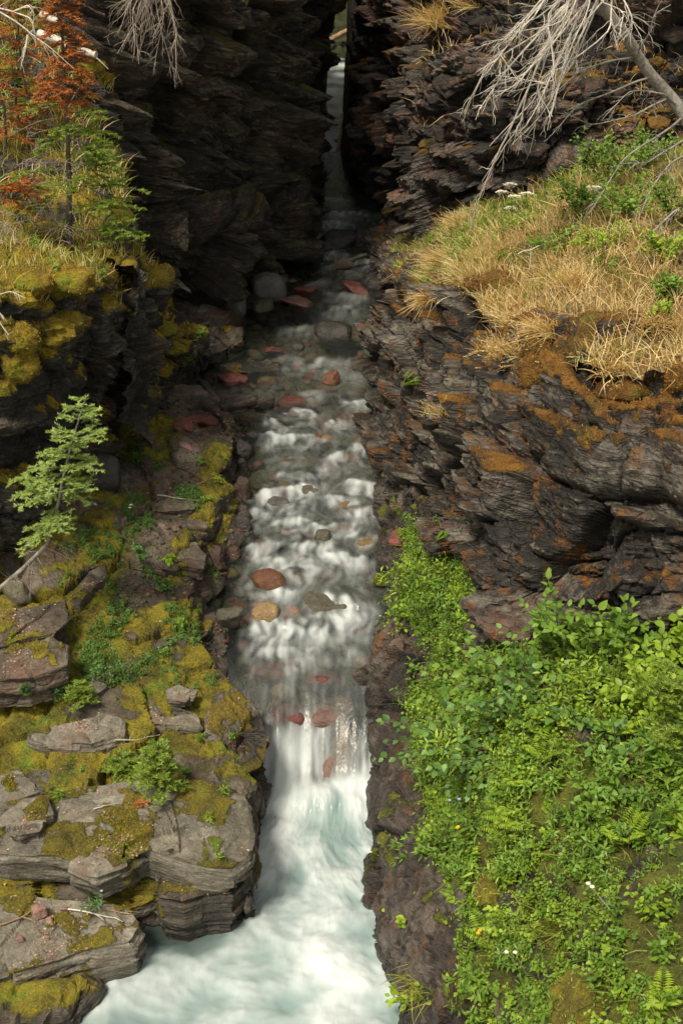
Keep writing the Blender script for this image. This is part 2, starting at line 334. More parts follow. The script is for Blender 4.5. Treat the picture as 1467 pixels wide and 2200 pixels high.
M['rock_mossy_olive'] = mat_rock('moss_olive', (.1, .1, .02), (.1, .1, .02), (.2, .2, .05), (.1, .1, .02), mossd=(.05, .05, .006), mossl=(.2, .17, .018), strat=3, rough=.95)
M['bankgreen'] = mat_rock('bankgreen', (.010, .008, .0065), (.034, .026, .020), (.15, .125, .10), (.10, .045, .025), .12, crack=.1, mossd=(.035, .042, .004), mossl=(.20, .21, .016), lichen=.2, stain=(.16, .06, .008), stainamt=.4, rough=.5)
M['bed'] = mat_rock('bed', (.07, .06, .035), (.17, .15, .095), (.30, .27, .19), (.20, .10, .06), .4, stainamt=.2, strat=4, crack=0.)
M['forest_floor'] = mat_rock('forest_floor', (.012, .012, .008), (.03, .028, .018), (.08, .07, .05), (.06, .03, .02), .2, mossd=(.012, .016, .003), mossl=(.05, .055, .012), strat=3, rough=.9)
M['ledge_wet'] = mat_rock('ledge_wet', (.012, .010, .008), (.05, .043, .032), (.19, .168, .13), (.12, .055, .03), .2, mossd=(.05, .04, .005), mossl=(.26, .19, .015), lichen=.25, stain=(.16, .06, .01), stainamt=.3, strat=14, crack=.05, rough=.5)
M['soil'] = mat_rock('soil', (.05, .038, .02), (.13, .10, .045), (.26, .19, .08), (.2, .1, .03), .2, mossd=(.06, .045, .008), mossl=(.25, .2, .03), strat=3, rough=.9)
M['water'] = mat_water()
M['leaf_light'] = mat_leaf('leaf_light', [(.10, .17, .012), (.20, .31, .02), (.32, .42, .05)])
M['leaf_mid'] = mat_leaf('leaf_mid', [(.05, .11, .012), (.115, .215, .02), (.21, .32, .04)])
M['leaf_blue'] = mat_leaf('leaf_blue', [(.04, .095, .016), (.085, .18, .032), (.16, .28, .06)], .3)
M['leaf_dark'] = mat_leaf('leaf_dark', [(.02, .05, .012), (.045, .1, .022), (.08, .16, .03)], .3)
M['needle_green'] = mat_leaf('needle_green', [(.05, .09, .010), (.13, .20, .02), (.25, .33, .04)], .25)
M['needle_pale'] = mat_leaf('needle_pale', [(.10, .15, .03), (.22, .31, .07), (.36, .45, .12)], .25)
M['needle_rust'] = mat_leaf('needle_rust', [(.14, .035, .008), (.32, .095, .018), (.46, .19, .045)], .25)
M['grass_dry'] = mat_leaf('grass_dry', [(.24, .12, .035), (.52, .35, .13), (.72, .60, .34), (.62, .50, .20)], .3, .6)
M['grass_green'] = mat_leaf('grass_green', [(.09, .12, .014), (.22, .25, .03), (.42, .38, .10)], .3, .6)
M['moss_olive_fuzz'] = mat_leaf('moss_olive_fuzz', [(.05, .045, .005), (.17, .14, .012), (.34, .29, .03)], .25, .8)
M['moss_gold_fuzz'] = mat_leaf('moss_gold_fuzz', [(.08, .05, .004), (.25, .17, .012), (.45, .34, .03)], .25, .8)
M['moss_rust_fuzz'] = mat_leaf('moss_rust_fuzz', [(.07, .025, .003), (.24, .10, .01), (.42, .24, .04)], .25, .8)
M['petal'] = mat_leaf('petal', [(.6, .58, .48), (.75, .73, .62), (.8, .78, .7)], .3)
M['petal_yellow'] = mat_leaf('petal_yellow', [(.7, .42, .02), (.8, .5, .03)], .3)
M['petal_blue'] = mat_leaf('petal_blue', [(.3, .32, .6), (.42, .42, .7)], .3)
M['litter'] = mat_leaf('litter', [(.1, .05, .03), (.2, .12, .08), (.38, .28, .2)], 0., .8)
M['litter_red'] = mat_leaf('litter_red', [(.10, .035, .02), (.2, .08, .05), (.3, .15, .1)], 0., .8)
M['bark_grey'] = mat_bark('bark_grey', (.10, .09, .075), (.30, .28, .24))
M['bark_dark'] = mat_bark('bark_dark', (.03, .024, .018), (.11, .09, .07))
M['bark_white'] = mat_bark('bark_white', (.27, .24, .20), (.56, .52, .45))
M['bark_twig'] = mat_bark('bark_twig', (.13, .10, .08), (.33, .28, .23))
M['bark_tan'] = mat_bark('bark_tan', (.14, .08, .045), (.36, .24, .14))
M['stem_green'] = mat_bark('stem_green', (.05, .07, .015), (.12, .13, .035))
M['stem_brown'] = mat_bark('stem_brown', (.045, .025, .018), (.12, .07, .05))
def stone_mat(name, a, b_, c): return mat_rock(name, a, b_, c, b_, .2, lichen=.15, stainamt=.05, strat=5, rough=.6, crack=0.)
M['st_grey'] = stone_mat('st_grey', (.05, .048, .042), (.12, .115, .1), (.2, .19, .165))
M['st_dark'] = stone_mat('st_dark', (.02, .019, .017), (.055, .05, .045), (.12, .11, .1))
M['st_red'] = stone_mat('st_red', (.09, .025, .018), (.2, .06, .045), (.32, .12, .09))
M['st_orange'] = stone_mat('st_orange', (.10, .034, .014), (.21, .08, .034), (.34, .16, .08))
M['st_tan'] = stone_mat('st_tan', (.12, .075, .03), (.25, .165, .075), (.38, .29, .17))
M['st_olive'] = stone_mat('st_olive', (.05, .045, .028), (.12, .11, .07), (.22, .2, .13))
M['st_wet'] = stone_mat('st_wet', (.03, .014, .008), (.085, .042, .025), (.17, .10, .07))
M['st_pink'] = stone_mat('st_pink', (.12, .06, .045), (.26, .15, .12), (.38, .26, .22))

# ------------------------------------------------------------------ stream: plan and long section
RIV = [(2.0, -3.4, .75), (4.5, -3.0, .6), (6.0, -2.5, .45), (7.00, -2.09, .35), (7.46, -1.94, .30), (7.71, -1.73, .25), (7.97, -1.69, .22), (8.23, -.87, .21), (8.51, -.87, .19), (9.11, -.81, .16), (9.73, -.86, .14), (9.98, -.80, .11), (10.11, -.72, .11), (10.26, -.75, .13), (10.42, -.87, .16), (10.71, -1.09, .19), (11.05, -1.26, .27), (11.41, -1.19, .32), (11.77, -1.31, .36), (12.15, -1.29, .36), (12.55, -1.35, .35), (12.8, -1.13, .30), (13.43, -1.09, .47), (13.92, -1.15, .46), (14.43, -1.21, .44), (14.98, -1.21, .37), (15.62, -1.31, .41), (16.35, -1.94, .46), (17.13, -2.01, .47), (17.98, -1.75, .53), (18.9, -1.53, .56), (19.88, -1.52, .59), (20.95, -1.04, .66), (22.12, -.72, .79), (23.4, -.67, 1.09), (24.83, -.66, .96), (26.43, -.51, .44), (28.21, -.47, .06), (29.39, -.43, .02), (29.68, -.42, .05), (31., -.6, .3), (32.5, -1.4, 1.1), (35.4, -1.8, 1.4), (60, -2, 1.8)]  # past the slot the channel is widened out of view to admit sky light
RY = np.array([a[0] for a in RIV]); RL = np.array([a[1] for a in RIV]); RR = np.array([a[2] for a in RIV])
ZS = [(0, -.1), (7, 0), (9.75, 0), (10.15, .45), (10.5, .68), (11.2, .78), (13, 1.1), (15.2, 1.4), (19, 1.6), (24, 1.9), (29.4, 2.2), (29.75, 2.7), (36, 3.1), (60, 4.2)]
def waterz(Y): return np.interp(Y, [a for a, b in ZS], [b for a, b in ZS])
def xl(Y): return np.interp(Y, RY, RL)
def xr(Y): return np.interp(Y, RY, RR)

def build_water():
    def sheet(y0, y1, dy, dx, ext):
        ys = np.arange(y0, y1 + 1e-6, dy); t = np.linspace(0, 1, int(2.2 / dx))
        L = xl(ys) - ext; R = xr(ys) + ext; k = max(1, int(.25 / dy)); ker = np.ones(2 * k + 1) / (2 * k + 1)
        L = np.convolve(np.pad(L, k, mode='edge'), ker, 'valid'); R = np.convolve(np.pad(R, k, mode='edge'), ker, 'valid')
        X = L[:, None] + (R - L)[:, None] * t[None]; Y = np.repeat(ys[:, None], len(t), 1); return X, Y
    X1, Y1 = sheet(2.0, 16.4, .016, .016, .22); X2, Y2 = sheet(16.4, 60, .05, .016, .22)
    X = np.concatenate([X1, X2[1:]]); Y = np.concatenate([Y1, Y2[1:]]); Zr = np.zeros_like(X)
    P = np.stack([X, Y, Zr], -1)
    yw = Y + (.22 * vnoise(np.stack([X * 2.3, 0 * X, 0 * X], -1), 51) + .06 * vnoise(np.stack([X * 9, 0 * X, 0 * X], -1), 52) + .10 * (X + .3)) * sst(9.3, 9.8, Y) * sst(11.4, 10.7, Y)
    z = waterz(yw).copy(); foam = np.zeros_like(X); tiltx = np.zeros_like(X)
    wx = .30 * vnoise(P * 1.7, 4) + .10 * vnoise(P * 5, 5)
    wx = wx * (1 - .75 * sst(11.6, 11., Y)); streak = fbm(np.stack([(X + wx) * 6.5, Y * 2.2 + 1.5 * wx, Zr], -1), 4, 11, .6)
    fine = fbm(np.stack([(X + .6 * wx) * 26, Y * 2.4 + 3 * wx, Zr], -1), 2, 15)
    ragged = fbm(np.stack([X * 5, Y * 5, Zr], -1), 4, 21)
    # standing waves and little drops: crest (pixel x0, x1, y), height, whiteness, length of the white tail
    LOB = [(545, 690, 935, .07, .8, .3), (690, 800, 972, .07, .8, .3), (600, 690, 1016, .06, .45, .2), (545, 700, 1052, .12, 1.0, .38), (690, 770, 1068, .07, .7, .25), (745, 815, 1036, .08, .75, .3), (735, 815, 1092, .06, .8, .25), (530, 590, 1098, .05, .7, .25), (575, 670, 1118, .08, .75, .3), (660, 745, 1128, .08, .7, .25), (700, 790, 1140, .05, .5, .2), (525, 600, 1166, .07, .8, .3), (610, 720, 1172, .11, 1., .35), (690, 800, 1190, .10, .95, .32), (560, 640, 1205, .05, .5, .3), (535, 650, 1262, .08, .85, .3), (600, 700, 1228, .05, .6, .25), (655, 805, 1290, .13, 1.05, .42), (530, 680, 1342, .11, 1.05, .42), (640, 790, 1330, .06, .8, .35), (560, 700, 1385, .04, .6, .3),
           (590, 700, 885, .06, .6, .3), (690, 770, 905, .05, .55, .25), (560, 640, 905, .05, .55, .25), (640, 700, 842, .05, .5, .3), (730, 800, 862, .05, .5, .3), (590, 660, 765, .05, .45, .35), (660, 760, 775, .05, .5, .35), (700, 800, 800, .04, .35, .3), (600, 700, 700, .04, .4, .4), (680, 790, 660, .04, .35, .5), (690, 800, 632, .06, .5, .4), (640, 720, 606, .05, .4, .4), (735, 825, 560, .08, .65, .5), (680, 760, 545, .05, .5, .5), (670, 760, 502, .06, .65, .6), (770, 850, 510, .04, .4, .5), (670, 750, 475, .06, .65, .6), (690, 800, 455, .05, .5, .6), (680, 760, 425, .04, .4, .6), (690, 740, 318, .0, .9, .9)]
    for i, (p0, p1, py, h, fa, Lf) in enumerate(LOB):
        q = QZ((p0 + p1) / 2, py, 1.2)
        for _k in range(8): q = .5 * q + .5 * QZ((p0 + p1) / 2, py, float(waterz(q[1])))
        hw = (p1 - p0) / 2 * (q[1] * cp + (CAMZ - q[2]) * sp) / FPX; xo, yc = q[0], q[1]; k = .22 if i % 3 else .05
        dx = (X - xo) / hw; near = (abs(Y - yc) < 3)
        tl = math.sin(i * 2.39) * .38; Yc = yc + tl * (X - xo) + .24 * vnoise(np.stack([X * 2.2 + 31 * i, Zr, Zr], -1), 5) + .09 * vnoise(np.stack([X * 6 + 13 * i, Zr, Zr], -1), 6) - k * hw * dx * dx + .05 * ragged
        win = np.exp(-np.clip(abs(dx + .30 * ragged + .25 * streak) - .35, 0, 9) ** 2 / .22); u = Yc - Y; sc = 1. if yc < 17 else 1.8
        z = z + h * .34 * win * np.where(u < 0, np.exp(-(u / (.24 * sc)) ** 2), np.exp(-(u / (.09 * sc)) ** 2)) - .2 * h * win * np.exp(-((u - .17 * sc) / (.1 * sc)) ** 2)
        tail = np.exp(-np.clip(u, 0, 9) / (.72 * Lf * np.clip(1 + .35 * streak + .35 * fine, .35, 2)))
        f = 1.25 * fa * win * sst(-.02 * sc, .03 * sc, u + .04 * ragged + .03 * fine) * tail * np.clip(.68 + .75 * ragged + .65 * fine + .25 * streak, .03, 1.05)
        foam = 1 - (1 - foam) * (1 - np.clip(f, 0, .96) * near)
    foam = np.clip(foam + (.06 + .24 * np.clip(streak + .4 * fine + .4 * ragged - .05, 0, 1)) * sst(19, 14, Y) * sst(xl(Y) + .02, xl(Y) + .5, X), 0, 1)
    silk = fbm(np.stack([(X + 1.3 * wx) * 13, Y * 4.5 + 4 * wx, Zr], -1), 3, 17, .6); foam = np.clip(foam * (.70 + .75 * silk + .25 * fine), 0, .80)
    foam = np.maximum(foam, sst(29.75, 29.6, Y) * sst(29.0, 29.3, Y) * (.7 + .5 * fine)); foam = np.maximum(foam, sst(29.8, 30.1, Y) * np.clip(.4 + 1.1 * vnoise(np.stack([X * 2, Y * 1.6, Zr], -1), 44), 0, 1))
    # the smooth shoulder above the drop, and the drop itself
    sh = sst(9.95, 10.15, Y) * sst(11.0, 10.6, Y); foam = foam * (1 - .55 * sh) + sh * (.05 + .20 * np.clip(.6 * streak + .7 * fine, 0, 1))
    fall = sst(9.55, 9.75, Y) * sst(10.34, 9.98, yw + .14 * streak + .04 * fine)
    foam = np.maximum(foam, fall * np.clip(.42 + .45 * streak + .5 * fine + .55 * sst(-.12, -.5, X + .35 * (10. - Y)), 0, 1))
    ax = (X - .0) * .80 + (Y - 10.02) * -.42; ay = (X - .0) * .42 + (Y - 10.02) * .80; foam = foam * (1 - .85 * np.exp(-(ax / .12) ** 2 - (ay / .27) ** 2) * np.clip(.85 + .9 * fine, .35, 1.1))      # thin veil over the tilted rock
    # pool: boiling plume, streaks running out from the foot of the fall
    pool = sst(9.9, 9.7, Y); cx, cy = -.3, 10.3; r = np.hypot(X - cx, Y - cy); th = np.arctan2(X - cx, cy - Y)
    ps = fbm(np.stack([th * 5.5 + .9 * vnoise(P * 1.5, 31), r * 1.5, Zr], -1), 5, 32, .6); pb = fbm(P * 1.6 + 4, 4, 33)
    pf = .56 + .75 * ps + .45 * pb - .62 * np.exp(-(((X + .02) / .22) ** 2 + ((Y - 9.2) / .36) ** 2)) - .35 * np.exp(-(((X - .1) / .22) ** 2 + ((Y - 8.1) / .5) ** 2)) \
        - 1.9 * np.exp(-(((X + 1.32) / .42) ** 2 + ((Y - 8.0) / .30) ** 2)) + .45 * np.exp(-(((X + .62) / .16) ** 2 + ((Y - 9.) / .75) ** 2)) + .35 * np.exp(-((Y - 9.7) / .16) ** 2) - .30 * sst(7.5, 6.6, Y) - .55 * sst(-1.2, -2.0, X + .15 * ps) * sst(7.9, 7.4, Y)
    foam = foam * (1 - pool) + np.clip(pf, .02, 1) * pool
    foam = smooth2(np.clip(foam, 0, 1), 2)
    z = z + pool * (.05 * pb + .03 * ps + .16 * np.exp(-(((X + .3) / .5) ** 2 + ((Y - 9.62) / .18) ** 2)))
    rap = sst(10.2, 10.8, Y) * sst(30, 15, Y); z = z + rap * .03 * fbm(np.stack([X * 3.2, Y * 3, Zr], -1), 3, 41) + .012 * foam * ragged
    # thin at the left gravel, deep in the pool
    ker = np.hanning(27); ker /= ker.sum(); nz = 900; zs = np.apply_along_axis(lambda c: np.convolve(np.pad(c, 13, mode='edge'), ker, 'valid'), 0, z); wf = sst(9.4, 9.7, Y) * sst(11., 10.6, Y); z = z * (1 - wf) + zs * wf
    deep = np.maximum(np.maximum(pool * .97, sst(18.5, 25, Y) * .45), .10); aer = np.clip(pool * (.95 - .95 * np.exp(-(((X + 1.32) / .5) ** 2 + ((Y - 8.0) / .34) ** 2)) - .3 * sst(-.9, -1.9, X)) + foam * .35 * (1 - pool), 0, 1)
    V = np.stack([X, Y, z], -1); nu, nv = X.shape; F = grid_faces(nu, nv, flip=True)
    me = rawmesh('stream_water', V.reshape(-1, 3), np.full(len(F), 4, np.int32), F.ravel().astype(np.int32), [M['water']], {'foam': foam, 'deep': deep, 'aer': aer})
    tag(link('stream_water', me), kind='structure')
    PATCH['stream_water'] = (V.reshape(-1, 3), None, foam.ravel(), project(V.reshape(-1, 3)))
build_water()

# ------------------------------------------------------------------ terrain: bed, banks, cliffs
def rowsY(ys, fn): return [fn(y) for y in ys]
def bedrow(y): 
    a, b, z = float(xl(y)), float(xr(y)), float(waterz(y)); dp = .32 if y > 10.4 else .55
    if 16 < y < 18.4: return [(a - .3, y, z - .05), (a + .1, y, z - .10), (a + .9, y, z - .15), ((a + b) / 2 + .3, y, z - .28), (b - .1, y, z - .28), (b + .3, y, z - .1)]
    return [(a - .3, y, z - .15), (a + .05, y, z - dp * .6), (a * .7 + b * .3, y, z - dp), (a * .3 + b * .7, y, z - dp), (b - .05, y, z - dp * .7), (b + .3, y, z - .15)]
patch('stream_bed', rowsY([2, 4.5, 6, 7, 8, 8.6, 9.2, 9.7, 10, 10.3, 10.6, 11, 12, 13, 14, 15, 15.8, 16.5, 17.2, 18, 19, 20, 21, 22, 24, 26, 28, 29.4, 29.8, 32, 36, 60], bedrow), .045, .04, .45, s=3, mat=M['bed'], dry=True)

LB = [  # Y, lip dx from toe, lip z, x of wall foot, z there
 (2, .1, .2, -6, .4), (5, .1, .2, -5.5, .4), (6.4, .1, .15, -5, .3), (7.2, .05, .2, -4.8, .35), (7.9, .05, .25, -4.5, .35), (8.22, .12, .42, -4.2, .7), (8.6, .12, .62, -4.1, .82), (9.1, .1, .68, -4., .95), (9.7, .12, .72, -3.9, 1.1), (10.1, .08, .74, -3.8, 1.25), (10.45, .16, .84, -3.7, 1.38),
 (10.8, .22, 1.0, -3.6, 1.5), (11.2, .24, 1.15, -3.5, 1.6), (11.8, .22, 1.28, -3.4, 1.68), (12.4, .16, 1.42, -3.2, 1.75), (12.9, .28, 1.5, -3.1, 1.78), (13.5, .26, 1.56, -2.9, 1.8), (14.2, .16, 1.6, -2.7, 1.8), (14.9, .12, 1.58, -2.55, 1.78), (15.5, .15, 1.55, -2.4, 1.7), (16.1, .12, 1.5, -2.2, 1.62), (16.8, .1, 1.52, -2.25, 1.62), (17.5, .1, 1.58, -2.15, 1.65), (18.1, .1, 1.8, -2.1, 1.86), (18.8, .1, 1.84, -1.9, 1.9), (19.5, .1, 1.75, -1.9, 1.85), (21, .1, 1.8, -1.6, 1.9), (23, .1, 2.0, -1.4, 2.0)]
def lbrow(r):
    y, dl, zl, xw, zw_ = r; t = float(xl(y)); w = float(waterz(y)); L = t - dl
    if xw > L - .2: xw = L - .2
    return [(xw - 1.6, y - .1, zw_ + .25), (xw - .3, y, zw_ + .05), (xw * .6 + L * .4, y, zw_ * .6 + zl * .4), (xw * .2 + L * .8, y, zw_ * .2 + zl * .8 + .02), (L - .02, y, zl), (L + .05, y, zl * .6 + w * .4 - .03), (t + .03, y, w - .05), (t + .14, y, w - .45)]
def moss_bank(P, N):
    n = fbm(P * 1.6, 4, 81); n2 = fbm(P * 6, 3, 82)
    path = np.exp(-((P[..., 0] + 2.05 - .12 * (P[..., 1] - 12)) / .28) ** 2) * sst(10.6, 11.2, P[..., 1])      # bare trodden strip
    return sst(.25, .7, N[..., 2] + .45 * n + .25 * n2) * (1 - sst(14.6, 15.4, P[..., 1])) * sst(-.05, .15, P[..., 2] - waterz(P[..., 1]) - .12) * (1 - .8 * path) * (.25 + .75 * sst(-.35, .15, n + .3 * n2))
LBo = patch('left_bank', [lbrow(r) for r in LB], [.05] * 4 + [.022] * 18 + [.04] * 5, [.05, .025, .022, .022, .016, .016, .03], .34, (.05, .1), 5, moss_bank, M['bank'], mossh=.03)

def L4net():
    base = [(-6.5, 10.2), (-4.6, 10.6), (-3.5, 11.2), (-3.15, 12.3), (-2.82, 13.4), (-2.5, 14.6), (-2.16, 15.6), (-1.85, 17.2), (-1.75, 18.3), (-2.1, 19.5)]
    top = [Q(-560, 640, 10.), Q(-260, 630, 10.5), Q(0, 620, 11.2), Q(150, 605, 12.3), Q(245, 590, 13.2), Q(312, 575, 14.1), Q(350, 635, 15.2), Q(390, 705, 16.3), Q(420, 735, 17.6), Q(400, 700, 18.8)]
    R = [[], [], [], [], [], [], [], []]
    for (x, y), t in zip(base, top):
        h = t[2] - 1.55; b = np.array([x, y, 1.55])
        R[0].append((x - .25, y, 1.1)); R[1].append((x - .12, y, 1.6))
        R[2].append(tuple(b + (t - b) * .3 + np.array([-.12, .05, 0]))); R[3].append(tuple(b + (t - b) * .65 + np.array([.06, -.05, 0])))
        R[4].append(tuple(t + np.array([0, 0, -.1]))); R[5].append(tuple(t + np.array([-.14, .1, .02])))
        up_ = max(0., 4.3 - t[2]); R[6].append(tuple(t + np.array([-.9, .6, .12 + .6 * up_]))); R[7].append(tuple(t + np.array([-3.2, 1.6, .4 + 1.1 * up_])))
    return R
def moss_L4(P, N):
    n = fbm(P * 1.3, 4, 91); n2 = fbm(P * 5, 3, 92); hgt = sst(2.2, 4.4, P[..., 2])
    return sst(.45, .85, N[..., 2] * .9 + .6 * n + .3 * n2 + .40 * hgt + .15 * sst(14, 15.5, P[..., 1])) * sst(1.75, 2.2, P[..., 2])
patch('left_promontory', L4net(), [.05, .022, .02, .02, .02, .03, .06], [.12, .05, .022, .022, .022, .022, .025, .03, .06], .75, (.1, .12), 7, moss_L4, M['rock_mossy'], ledge=.18, mossh=.07)

def L5net():
    base = [(120, 640, 15.8), (230, 640, 16.6), (340, 680, 17.7), (430, 690, 18.6), (490, 690, 19.2), (560, 645, 20.4), (622, 585, 21.7), (650, 535, 22.6), (662, 450, 24.9), (682, 382, 27), (691, 322, 29.4), (696, 272, 30.2), (610, 165, 34), (600, 120, 48)]
    m1 = [(120, 520, 15.8), (240, 520, 16.6), (340, 520, 17.4), (430, 510, 17.9), (510, 500, 18.7), (572, 490, 20.1), (628, 450, 21.9), (655, 400, 24.0), (676, 350, 26), (686, 290, 28.4), (695, 240, 30.4), (698, 200, 31.6), (610, 130, 34), (600, 90, 48)]
    m2 = [(120, 390, 15.9), (245, 400, 16.7), (340, 400, 17.8), (435, 400, 18.8), (520, 400, 20.0), (590, 380, 21.6), (640, 330, 23), (664, 290, 25), (684, 240, 27), (692, 200, 29), (699, 160, 31), (702, 130, 32.4), (615, 80, 34.5), (600, 60, 48)]
    m3 = [(120, 200, 16.2), (250, 220, 16.8), (345, 220, 17.6), (440, 210, 18.4), (525, 200, 19.2), (600, 190, 20.8), (650, 170, 22.4), (672, 150, 24.6), (690, 120, 26.8), (697, 100, 29), (703, 85, 31), (704, 70, 32.8), (620, 40, 35), (600, 40, 48)]
    m4 = [(120, 0, 17), (255, 0, 17), (355, 0, 17.7), (450, 0, 18.2), (535, 0, 18.9), (610, 0, 20.4), (660, 0, 22.2), (683, 0, 24.4), (698, 0, 26.8), (703, 0, 29), (708, 0, 31), (710, 0, 33), (630, 10, 35), (600, 20, 48)]
    R = [[Q(a, b, c) - np.array([.1, 0, .5]) for a, b, c in base], [Q(*p) for p in base], [Q(*p) for p in m1], [Q(*p) for p in m2], [Q(*p) for p in m3], [Q(*p) for p in m4]]
    lo = lambda p: .25 if p[1] > 31.5 else 1.  # wall tops past the slot lowered so sky light reaches the far stream
    R.append([p + np.array([-.3, .1, 1.8 * lo(p)]) for p in R[5]]); R.append([p + np.array([-.9, .5, 3.6 * lo(p)]) for p in R[5]]); R.append([p + np.array([-8, 3, 5. * lo(p)]) for p in R[5]])
    return R
def moss_L5(P, N):
    n = fbm(P * 1.1, 4, 101); n2 = fbm(P * 4, 3, 102); slot = sst(26, 30, P[..., 1])
    return sst(.6, .95, N[..., 2] * .8 + .5 * n + .35 * n2 + .38 * slot + .12 * sst(19, 17, P[..., 1]) * sst(4.5, 6, P[..., 2])) * .95
patch('left_cliff', L5net(), [.06, .03, .03, .028, .028, .05, .08, .3], [.08, .05, .032, .028, .028, .028, .028, .032, .035, .04, .045, .07, .2], 1.25, (.18, .2), 9, moss_L5, M['rock_left'], big=1.45, fine=.6, ledge=.26, mossh=.06, fade=lambda P: 1 - .97 * sst(24.5, 28.3, P[..., 1]))

def L6net():
    R = []
    for (y, z0) in ((13.2, 4.2), (14.6, 4.45), (15.6, 4.9), (16.4, 5.5), (17.0, 5.75), (18.2, 6.3), (20, 8.), (23, 10)):
        e = -2.35 - .03 * (y - 13) if y < 15 else np.interp(y, [15, 16.4, 17, 20, 23], [-2.6, -3.0, -3.0, -3.2, -3.5])
        R.append([(-14, y, z0 + 2), (-9, y, z0 + 1.0), (-6.5, y, z0 + .55), (-4.6, y, z0 + .25), (e - .5, y, z0 + .05), (e, y, z0), (e + .12, y, z0 - .5), (e + .05, y, z0 - 2.2)])
    return R
def moss_L6(P, N): return sst(.4, .75, N[..., 2] * .7 + .4 * fbm(P * 1.2, 4, 111) + .2 * fbm(P * 6, 2, 112))
patch('left_slope', L6net(), [.04, .035, .03, .03, .04, .08, .2], [.25, .09, .05, .035, .03, .03, .04], .7, (.1, .1), 12, moss_L6, M['rock_mossy'], mossh=.07)

RB = [  # Y, face dx, face dz, slope top x, z
 (2, .6, .8, 1.9, 2.5), (4, .6, .8, 1.8, 2.5), (5.2, .6, .8, 1.7, 2.45), (6.3, .55, .8, 1.62, 2.4), (7.2, .5, .85, 1.58, 2.35), (8, .56, .85, 1.55, 2.3), (8.8, .6, .82, 1.5, 2.25), (9.4, .62, .85, 1.45, 2.1), (9.9, .66, .72, 1.4, 1.95), (10.4, .62, .5, 1.25, 1.8), (10.9, .35, .42, 1.15, 1.75), (11.5, .3, .45, 1.05, 1.75), (12.1, .3, .5, .98, 1.75), (12.6, .3, .55, .9, 1.75), (13., .25, .5, .85, 1.75), (13.6, .2, .45, .8, 1.75), (14.4, .2, .4, .9, 1.8)]
def rbrow(r):
    y, dx, dz, sx, sz = r; t = float(xr(y)); w = float(waterz(y))
    return [(t - .16, y, w - .5), (t, y, w - .05), (t + dx * .22, y, w + dz * .45), (t + dx * .62, y, w + dz * .85), (t + dx, y, w + dz), ((t + dx + sx) / 2 - .06, y, (w + dz + sz) / 2 + .08), (sx, y, sz), (sx + .9, y, sz + .15), (sx + 4, y, sz + .5)]
def moss_RB(P, N):
    n = fbm(P * 1.5, 4, 121); n2 = fbm(P * 6, 3, 122)
    return sst(.5, .85, N[..., 2] * .5 + .6 * n + .35 * n2 + .45 * sst(.5, 1.3, P[..., 2] - waterz(P[..., 1])))
RBo = patch('right_bank', [rbrow(r) for r in RB], [.06, .05, .035, .025] + [.018] * 12, [.03, .016, .014, .014, .02, .02, .04, .2], .42, (-.9, .15), 15, moss_RB, M['bankgreen'], mossh=.04)

R2base = [(826, 560, 22.6), (822, 600, 20.9), (815, 650, 19.9), (814, 700, 18.9), (808, 760, 17.8), (803, 850, 16.35), (797, 940, 15.1), (805, 1030, 14.1), (818, 1090, 13.5), (835, 1165, 12.9), (910, 1220, 11.7), (995, 1290, 10.6), (1085, 1380, 9.6), (1240, 1430, 9.2), (1467, 1440, 8.9), (1750, 1450, 8.4), (2300, 1460, 7.2)]
R2lo = [(828, 553, 22.4), (824, 590, 20.7), (818, 630, 19.7), (818, 670, 18.7), (815, 720, 17.6), (812, 800, 16.2), (815, 880, 15.0), (830, 960, 14.0), (850, 1010, 13.3), (890, 1080, 12.4), (960, 1130, 11.1), (1030, 1210, 10.), (1100, 1285, 9.15), (1240, 1300, 8.75), (1467, 1310, 8.45), (1750, 1310, 8.), (2300, 1310, 6.9)]
R2hi = [(832, 546, 22.2), (826, 575, 20.5), (822, 605, 19.4), (830, 640, 18.2), (840, 680, 17.2), (850, 740, 15.9), (880, 800, 14.7), (910, 850, 13.7), (950, 880, 12.9), (1000, 930, 12.0), (1040, 980, 11.0), (1090, 1020, 10.15), (1150, 1060, 9.45), (1260, 1060, 9.05), (1467, 1060, 8.75), (1750, 1060, 8.2), (2300, 1060, 7.)]
R2top = [(836, 540, 21.8), (830, 560, 20.3), (832, 575, 19.2), (850, 590, 18.), (880, 600, 17.), (905, 612, 16.), (945, 612, 15.), (985, 607, 14.3), (1010, 640, 13.3), (1060, 690, 12.3), (1110, 740, 11.4), (1150, 765, 10.8), (1210, 785, 10.25), (1290, 795, 9.95), (1467, 810, 9.55), (1750, 820, 8.9), (2300, 830, 7.6)]
def R2net():
    B, A, C, T = [[Q(*p) for p in r] for r in (R2base, R2lo, R2hi, R2top)]
    R = [[p + np.array([.15, .1, -.5]) for p in B], [p + np.array([.05, .1, 0]) for p in B], A, C, [p + np.array([-.02, -.05, -.08]) for p in T], [p + np.array([.12, .12, .03]) for p in T], [p + np.array([.9, .7, -.05]) for p in T]]
    return R
def moss_R2(P, N):
    n = fbm(P * 1.4, 4, 131); n2 = fbm(P * 5.5, 3, 132); top = sst(2.9, 4.3, P[..., 2] + .11 * (P[..., 1] - 10))
    return sst(.5, .86, N[..., 2] * .65 + .62 * n + .35 * n2 + .6 * top - .30) * (.3 + .7 * sst(19, 15, P[..., 1]))
patch('right_crag', R2net(), [.03, .018, .017, .017, .02, .04], [.06, .04, .03, .025, .022, .02] + [.016] * 9 + [.08], .95, (-.05, .06), 17, moss_R2, M['rock_right'], big=1.1, fine=.8, ledge=.22, mossh=.04)

